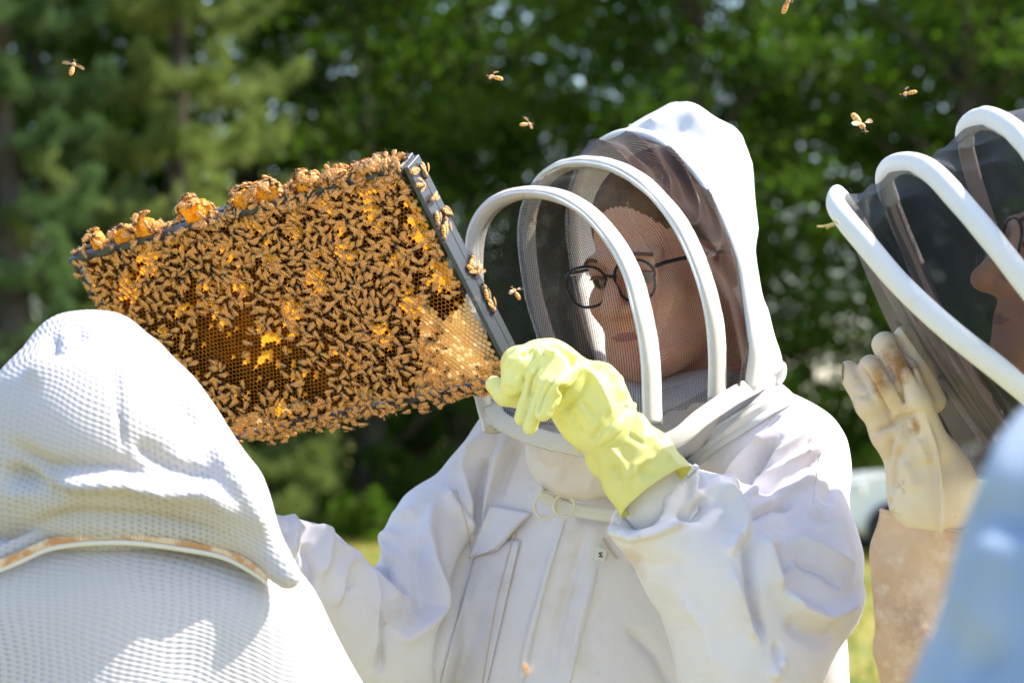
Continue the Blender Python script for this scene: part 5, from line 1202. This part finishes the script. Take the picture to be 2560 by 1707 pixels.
# flying bees
FLY = [(182, 170, 2.50, 1.2, (0.2, 0.3, 0.9), 'flying bee with spread wings alone against the dark pine at the left'),
       (1238, 194, 2.45, 1.2, (-0.9, 0.3, 0.2), 'flying bee hovering above and left of the white hood'),
       (1316, 311, 2.75, 1.15, (1, 0.5, 0.1), 'small blurred flying bee just left of the hood peak'),
       (1966, 12, 2.45, 1.5, (0.2, -0.5, 0.8), 'flying bee cut by the top border of the picture'),
       (2148, 306, 2.42, 1.7, (0.5, -0.3, -0.8), 'flying bee with spread legs and wings between the two veils'),
       (2272, 233, 2.5, 1.2, (-1, 0.4, -0.2), 'flying bee highest above the black veil at the right'),
       (1290, 733, 2.60, 1.2, (-0.5, 0.2, 0.7), 'bee caught shining in the netting beside the left veil strip'),
       (1316, 1672, 1.75, 0.7, (0.3, 0.2, -0.9), 'out of focus bee low in front of the jacket')]
for (px, py, dp, s, fw, lb) in FLY:
    o = bpy.data.objects.new('flying_bee', ME_F); COL.objects.link(o); o.matrix_basis = bee_matrix(C(px, py, dp), np.array(fw), np.array([0.35, -0.55, 0.75]), s); tag(o, lb, 'bee', 'bees in the air')
    for w_ in WFLY:
        q = bpy.data.objects.new('wing', w_); COL.objects.link(q); q.parent = o

# ================================================================== left onlooker, seen from behind, white ventilated suit
P2 = empty('person', (-0.42, 2.2, 0), 'onlooker seen from behind in white ventilated mesh suit with pointed hood', 'person')
f = Field(C(-260, 1500, 2.4) * [1, 0, 1] + np.array([0, 1.98, 0]), C(800, 740, 2.4) * [1, 0, 1] + np.array([0, 2.62, 0]), 0.0045)
K = lambda p, q, ra, rb, k=0.03, fy=1.0: f.add(f.cone(C(*p), C(*q), cr(p[2], ra), cr(q[2], rb), fy), k)
K((165, 856, 2.28), (265, 866, 2.28), 62, 62, 0.001)
K((235, 930, 2.28), (215, 1080, 2.24), 130, 240, 0.03)
K((350, 905, 2.32), (400, 1060, 2.32), 64, 110, 0.03)
K((215, 1080, 2.24), (250, 1120, 2.22), 245, 262, 0.05)
K((400, 1060, 2.30), (550, 1240, 2.26), 110, 118, 0.05)
K((60, 1225, 2.20), (540, 1262, 2.20), 112, 112, 0.03)
K((560, 1250, 2.22), (720, 1440, 2.18), 90, 34, 0.03)
V, Q = f.mesh(); V = smooth_pass(V, Q, 3); V = crumple(V, Q, 0.0022, 16, 41)
V = folds(V, Q, gain=1.4, lst=[([(250, 800), (282, 900), (300, 1040), (318, 1160)], 8, -4), ([(130, 900), (215, 820)], 20, -7), ([(60, 960), (150, 890), (200, 830)], 22, 6), ([(0, 1170), (90, 1215), (180, 1215)], 26, -16),
   ([(30, 1240), (150, 1205), (300, 1200), (400, 1230), (520, 1245), (620, 1300)], 24, 16), ([(0, 1100), (120, 1170), (300, 1170), (400, 1205)], 22, -10), ([(330, 1100), (400, 1150), (540, 1190)], 22, -8), ([(420, 1140), (520, 1170)], 16, 6),
   ([(60, 1320), (200, 1290), (400, 1300), (560, 1340)], 20, -9), ([(500, 1080), (600, 1230), (680, 1370)], 22, 8), ([(440, 930), (520, 1080)], 20, 5), ([(390, 900), (470, 1040), (500, 1100)], 16, -4), ([(140, 830), (120, 900)], 16, -7)])
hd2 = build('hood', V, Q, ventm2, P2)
f = Field(C(-420, 1900, 2.3) * [1, 0, 1] + np.array([0, 1.86, 0]), C(1010, 1290, 2.4) * [1, 0, 1] + np.array([0, 2.66, 0]), 0.006)
K((60, 1560, 2.25), (560, 1580, 2.25), 220, 180, 0.01)
K((60, 1600, 2.25), (60, 2100, 2.25), 290, 360, 0.06)
K((560, 1600, 2.25), (640, 2100, 2.25), 180, 330, 0.08)
K((640, 1590, 2.28), (820, 1850, 2.25), 140, 150, 0.05)
K((300, 1560, 2.23), (320, 2100, 2.20), 215, 320, 0.06)
V, Q = f.mesh(); V = smooth_pass(V, Q, 3); V = crumple(V, Q, 0.0018, 10, 47)
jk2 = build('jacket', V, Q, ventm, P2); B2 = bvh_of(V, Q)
zc = [(-60, 1432, 2.0), (40, 1392, 2.0), (140, 1352, 1.98), (300, 1340, 1.97), (450, 1356, 1.97), (560, 1378, 1.985), (640, 1420, 2.02), (668, 1442, 2.05)]
def zipband(nm, off, wpx, mat, th=0.002, dy=0.0):
    pts = [(a, b + off, 0) for a, b, _ in zc]; p = cat(np.array(pts, float), 90); G = np.zeros((5, 90, 3)); base = []
    last = 2.05
    for j in range(90):
        h = B2.ray_cast(Vector((0, 0, 0)), Vector(C(p[j, 0], p[j, 1] + 45, 1.0)).normalized()); last = h[0].y if h[0] is not None else last; base.append(last)
    base = np.convolve(np.pad(base, 6, mode='edge'), np.ones(13) / 13, 'valid')
    for i in range(5):
        for j in range(90): G[i, j] = C(p[j, 0], p[j, 1] + (i / 4 - 0.5) * wpx, base[j] - 0.012 + dy - 0.002 * (1 - abs(i - 2) / 2))
    return grid_obj(nm, G, mat, P2, thick=th), G
zipband('zip_collar', -26, 40, ventm2, 0.004, 0.002); _, G = zipband('zip_tape', 0, 20, zipbrass); zipband('zip_guard', 15, 12, webbing2, 0.0015, 0.004)
Cn = G[2]; V = []; Fc = []
for i in range(88):
    a = Cn[i] + (Cn[i + 1] - Cn[i]) * 0.2; b = Cn[i] + (Cn[i + 1] - Cn[i]) * 0.75; k = len(V)
    for c_ in (a, b):
        for z in (-0.0022, 0.0022):
            for y in (-0.0025, -0.0005): V.append(c_ + np.array([0, y, z]))
    for q4 in ((0, 1, 3, 2), (4, 6, 7, 5), (0, 4, 5, 1), (2, 3, 7, 6), (0, 2, 6, 4)): Fc.append(tuple(k + t for t in q4))
mesh_np('zip_teeth', Wd(np.array(V)), Fc, zipbrass, P2, False)['kind'] = 'stuff'
head(C(250, 1040, 2.30), R(180), R(-10), 0, 0.95, P2) if False else None
b2_ = Field(C(0, 1330, 2.3) * [1, 0, 1] + np.array([0, 2.16, 0]), C(500, 880, 2.3) * [1, 0, 1] + np.array([0, 2.44, 0]), 0.008)
b2_.add(b2_.ell(C(235, 1040, 2.30), (0.062, 0.075, 0.075)), 0.01); b2_.add(b2_.cone(C(240, 1100, 2.30), C(250, 1290, 2.30), 0.045, 0.05), 0.02)
V, Q = b2_.mesh(); build('body', V, Q, skin, P2)
legs(P2, 300, 2.25, 2100, 430)

# ================================================================== right onlooker in profile, black veil with white hoops, leather gloves
P3 = empty('person', (0.62, 2.3, 0), 'onlooker in profile behind a black veil with white hoops, raising a stained leather glove', 'person')
b3, tr3 = head(C(2770, 660, 2.42), R(-84), R(-8), R(0), 1.12, P3)
hair(tr3, b3, browm); glasses(tr3, b3, 0.004)
A1 = PX([(2600, 1010, 2.12), (2500, 925, 2.12), (2370, 822, 2.14), (2250, 710, 2.18), (2160, 605, 2.21), (2110, 545, 2.24), (2088, 508, 2.29), (2098, 492, 2.36), (2135, 540, 2.44), (2190, 640, 2.48), (2262, 780, 2.50), (2370, 950, 2.50), (2480, 1110, 2.48)])
A2 = PX([(2680, 860, 2.08), (2570, 715, 2.10), (2480, 600, 2.13), (2400, 505, 2.17), (2330, 432, 2.22), (2272, 408, 2.28), (2226, 420, 2.35), (2212, 455, 2.42), (2240, 540, 2.47), (2285, 650, 2.50), (2345, 790, 2.52), (2420, 930, 2.52), (2520, 1090, 2.50)])
A3 = PX([(2760, 700, 2.05), (2690, 560, 2.08), (2630, 450, 2.11), (2575, 372, 2.15), (2525, 320, 2.20), (2470, 296, 2.27), (2425, 310, 2.35), (2412, 345, 2.42), (2432, 440, 2.47), (2470, 560, 2.50), (2520, 690, 2.53), (2590, 840, 2.54), (2660, 1000, 2.52)])
A4 = PX([(2950, 600, 2.10), (2900, 450, 2.12), (2850, 330, 2.15), (2780, 250, 2.2), (2720, 215, 2.28), (2660, 205, 2.36), (2630, 220, 2.45), (2620, 260, 2.53), (2640, 400, 2.57), (2680, 560, 2.60), (2720, 700, 2.61), (2760, 860, 2.61), (2800, 1000, 2.6)])
def half_hoop(Hc, r, nm, parent, mat, a, b, seed, ry=0.8):
    P = cat(Hc, 160)[int(a * 160):int(b * 160)]; return tube(nm, P, r * (1 + 0.04 * sn(P, 50, seed)), mat, parent, seg=16, up=(0.6, 0.75, 0.1), ry=r * ry)
v3 = None
def veil3(Aa, Bb, seed, fr=16):
    return netting(Aa, Bb, 0.010, P3, 0.0035, seed, n=200, m=40, mat=veilm2, nm='veil_panel', fr=fr)
veil3(A1, A2, 11); veil3(A2, A3, 12); veil3(A3, A4, 13)
front_panel(A1, 'face_panel', P3, veilm2, bow=0.012, amp=0.003)
for k, (A_, sd) in enumerate(((A1, 1), (A2, 2), (A3, 3))):
    half_hoop(A_, 0.0108, 'hoop', P3, webbing2, 0.0, [0.55, 0.62, 0.58][k], sd)
    P = cat(A_, 160)[int([0.54, 0.61, 0.57][k] * 160):]; n = len(P); T = np.gradient(P, axis=0); T /= np.linalg.norm(T, axis=1)[:, None]; sd_ = np.cross(T, [0.15, -1, 0.0]); sd_ /= np.linalg.norm(sd_, axis=1)[:, None]
    G = np.stack([P + sd_ * w_ for w_ in (-0.009, 0, 0.009)]); grid_obj('inner_tape', G, taupe, P3, thick=0.002)
G = loft([A4, A4 + np.array([0.12, 0.03, 0.0]), A4 * [1, 1, 1] + np.array([0.2, 0.1, -0.02])], 80, 16); grid_obj('hood', G, hoodcloth, P3, thick=0.002)
# lower veil hanging from the first hoop towards the chest
LA = PX([(2088, 512, 2.33), (2150, 650, 2.38), (2215, 800, 2.40), (2290, 940, 2.40), (2370, 1070, 2.40), (2425, 1190, 2.38)]); LB = PX([(2098, 492, 2.36), (2190, 640, 2.42), (2300, 840, 2.44), (2400, 990, 2.44), (2490, 1110, 2.42), (2540, 1200, 2.40)])
netting(LA, LB, 0.0, P3, 0.004, 14, n=120, m=24, mat=veilm2, nm='lower_veil', fr=7)
LC = PX([(2110, 545, 2.26), (2200, 690, 2.22), (2330, 860, 2.20), (2440, 980, 2.20), (2530, 1090, 2.20), (2560, 1200, 2.2)])
netting(LA, LC, 0.0, P3, 0.004, 15, n=120, m=24, mat=veilm2, nm='lower_veil', fr=7)
# torso of this person, mostly outside the frame
f = Field(C(2400, 2000, 2.4) * [1, 0, 1] + np.array([0, 2.2, 0]), C(3250, 900, 2.4) * [1, 0, 1] + np.array([0, 2.8, 0]), 0.012)
K((2800, 1120, 2.48), (2800, 1900, 2.5), 190, 300, 0.03); K((2680, 1130, 2.42), (2620, 1600, 2.40), 110, 110, 0.05); K((2620, 1600, 2.40), (2450, 1750, 2.36), 105, 85, 0.03)
V, Q = f.mesh(); V = crumple(V, Q, 0.002, 18, 8); build('jacket', V, Q, cotton, P3); legs(P3, 2800, 2.5, 1950, 400)
# leather glove, palm towards the veil
def lglove():
    f = Field(C(2080, 1400, 2.4) * [1, 0, 1] + np.array([0, 2.20, 0]), C(2480, 770, 2.4) * [1, 0, 1] + np.array([0, 2.46, 0]), 0.0024)
    K = lambda p, q, ra, rb, k=0.006, fy=1.0: f.add(f.cone(C(*p), C(*q), cr(p[2], ra), cr(q[2], rb), fy), k)
    d0 = 2.32
    K((2268, 1090, d0), (2330, 1240, d0), 72, 96, 0.01, 1.5); K((2330, 1230, d0), (2318, 1250, d0), 96, 88, 0.02, 1.5)
    K((2215, 1075, d0), (2290, 1120, d0), 34, 50, 0.02); K((2330, 1150, d0 + 0.02), (2400, 1260, d0 + 0.03), 60, 60, 0.03)
    K((2122, 928, d0 + 0.01), (2172, 1010, d0 - 0.006), 29, 31, 0.004); K((2172, 1010, d0 - 0.006), (2218, 1080, d0), 31, 34, 0.008)
    K((2175, 918, d0), (2215, 975, d0 - 0.012), 31, 34, 0.003); K((2215, 975, d0 - 0.012), (2252, 1035, d0 - 0.006), 34, 32, 0.006)
    K((2212, 862, d0 + 0.008), (2262, 935, d0 - 0.008), 33, 34, 0.003); K((2262, 935, d0 - 0.008), (2300, 1010, d0 - 0.004), 34, 34, 0.006)
    K((2262, 842, d0 + 0.014), (2300, 920, d0 + 0.006), 27, 30, 0.003); K((2300, 920, d0 + 0.006), (2330, 1000, d0 + 0.01), 30, 34, 0.006)
    K((2276, 938, d0 - 0.024), (2296, 1000, d0 - 0.026), 25, 29, 0.003); K((2296, 1000, d0 - 0.026), (2336, 1120, d0 - 0.012), 29, 44, 0.006)
    V, Q = f.mesh(); V, Q = subdiv(V, Q)
    V = folds(V, Q, gain=1.7, lst=[([(2146, 905), (2196, 985), (2236, 1062)], 5, -4.5), ([(2203, 890), (2240, 960), (2272, 1020)], 5, -4.5), ([(2240, 838), (2285, 925), (2300, 960)], 5, -4), ([(2180, 1085), (2250, 1045), (2300, 1030)], 7, -4), ([(2235, 1085), (2215, 1150), (2200, 1170)], 10, -4), ([(2270, 1110), (2235, 1150), (2225, 1240)], 12, -4), ([(2315, 1040), (2340, 1120), (2350, 1250), (2352, 1330)], 5, 4), ([(2300, 1090), (2320, 1160)], 12, 4), ([(2200, 1250), (2230, 1260)], 12, -4), ([(2180, 960), (2215, 945)], 5, -2), ([(2130, 990), (2165, 985)], 5, -2), ([(2260, 1150), (2290, 1230)], 14, 3)])
    V = crumple(V, Q, 0.0012, 50, 19)
    g = build('glove', V, Q, leather, P3)
    P = cat(PX([(2345, 1130, d0 - 0.038), (2352, 1200, d0 - 0.040), (2352, 1270, d0 - 0.041), (2350, 1330, d0 - 0.041)]), 20); tube('palm_seam', P, 0.0014, leather, g, seg=6)
    n, m = 90, 60; G = np.zeros((m, n, 3)); path = cat(PX([(2312, 1305, 2.33), (2318, 1420, 2.33), (2316, 1560, 2.325), (2330, 1720, 2.32), (2370, 1900, 2.31)]), m)
    for i in range(m):
        t = i / (m - 1); r = cr(2.33, 114 + 26 * math.sin(t * 4.4) * 0.5 + 18 * t)
        for j in range(n):
            th = 6.28319 * j / (n - 1); rr = r * (1 + 0.055 * math.sin(2 * th + 8 * t) + 0.02 * math.sin(3 * th + 31 * t) + 0.030 * math.sin(5 * th - 13 * t) + 0.035 * math.sin(17 * t + 2 * math.cos(th)))
            G[i, j] = path[i] + np.array([math.cos(th) * rr, -math.sin(th) * rr * 0.62, -0.012 * math.cos(th) * (1 - t)])
    cf = grid_obj('cuff', G, suede, g, thick=0.002); tube('cuff_hem', G[0][:-1], 0.0018, suede, g, seg=6, close=True)
lglove()
# bits of dry grass caught on the first hoop
e = empty('straw_bit', tuple(Wd(C(2080, 565, 2.2))), 'pale dry grass stem stuck to the front hoop of the black veil', 'straw')
for q in ([(2042, 566, 2.2), (2060, 566, 2.2), (2086, 558, 2.2)], [(2066, 572, 2.2), (2074, 566, 2.2), (2088, 563, 2.2)], [(2084, 558, 2.2), (2090, 552, 2.2), (2096, 560, 2.2)]): tube('stem', cat(PX(q), 10), 0.0009, straw, e, seg=6)
e2 = empty('straw_bit', tuple(Wd(C(1580, 318, 2.85))), 'thin brown grass stem standing on the top edge of the white hood', 'straw')
tube('stem', cat(PX([(1572, 312, 2.86), (1582, 314, 2.86), (1590, 322, 2.85)]), 8), 0.0006, edging, e2, seg=5)

# ================================================================== nearest person, only a shaded sleeve in the lower right corner
P4 = empty('person', (0.36, 1.2, 0), 'very near blurred person in a white suit, blue in shade, at the lower right corner', 'person')
f = Field(C(2050, 2600, 1.2) * [1, 0, 1] + np.array([0, 0.93, 0]), C(4200, 780, 1.2) * [1, 0, 1] + np.array([0, 1.45, 0]), 0.009)
K((2860, 1180, 1.12), (2790, 1420, 1.10), 330, 360, 0.01); K((2800, 1400, 1.10), (2690, 1900, 1.08), 350, 400, 0.03); K((2690, 1900, 1.08), (2600, 2500, 1.08), 400, 380, 0.03)
K((3200, 1200, 1.22), (3300, 2500, 1.22), 420, 560, 0.05)
V, Q = f.mesh(); V = smooth_pass(V, Q, 2); V = crumple(V, Q, 0.003, 12, 3)
V = folds(V, Q, gain=2.6, lst=[([(2560, 960), (2500, 1200), (2470, 1350)], 40, 6), ([(2540, 1300), (2440, 1500), (2380, 1700)], 50, 5), ([(2480, 1250), (2560, 1330)], 40, -6), ([(2360, 1560), (2480, 1700)], 50, -5)])
build('jacket', V, Q, shadecl, P4)
fb_ = Field(C(2900, 1100, 1.3) * [1, 0, 1] + np.array([0, 1.1, 0]), C(3700, -200, 1.3) * [1, 0, 1] + np.array([0, 1.42, 0]), 0.01)
fb_.add(fb_.ell(C(3300, 500, 1.25), (0.075, 0.095, 0.115)), 0.01); fb_.add(fb_.cone(C(3300, 600, 1.26), C(3280, 1050, 1.24), 0.055, 0.06), 0.02)
V, Q = fb_.mesh(); build('body', V, Q, skin, P4)
legs(P4, 3150, 1.22, 2500, 620)
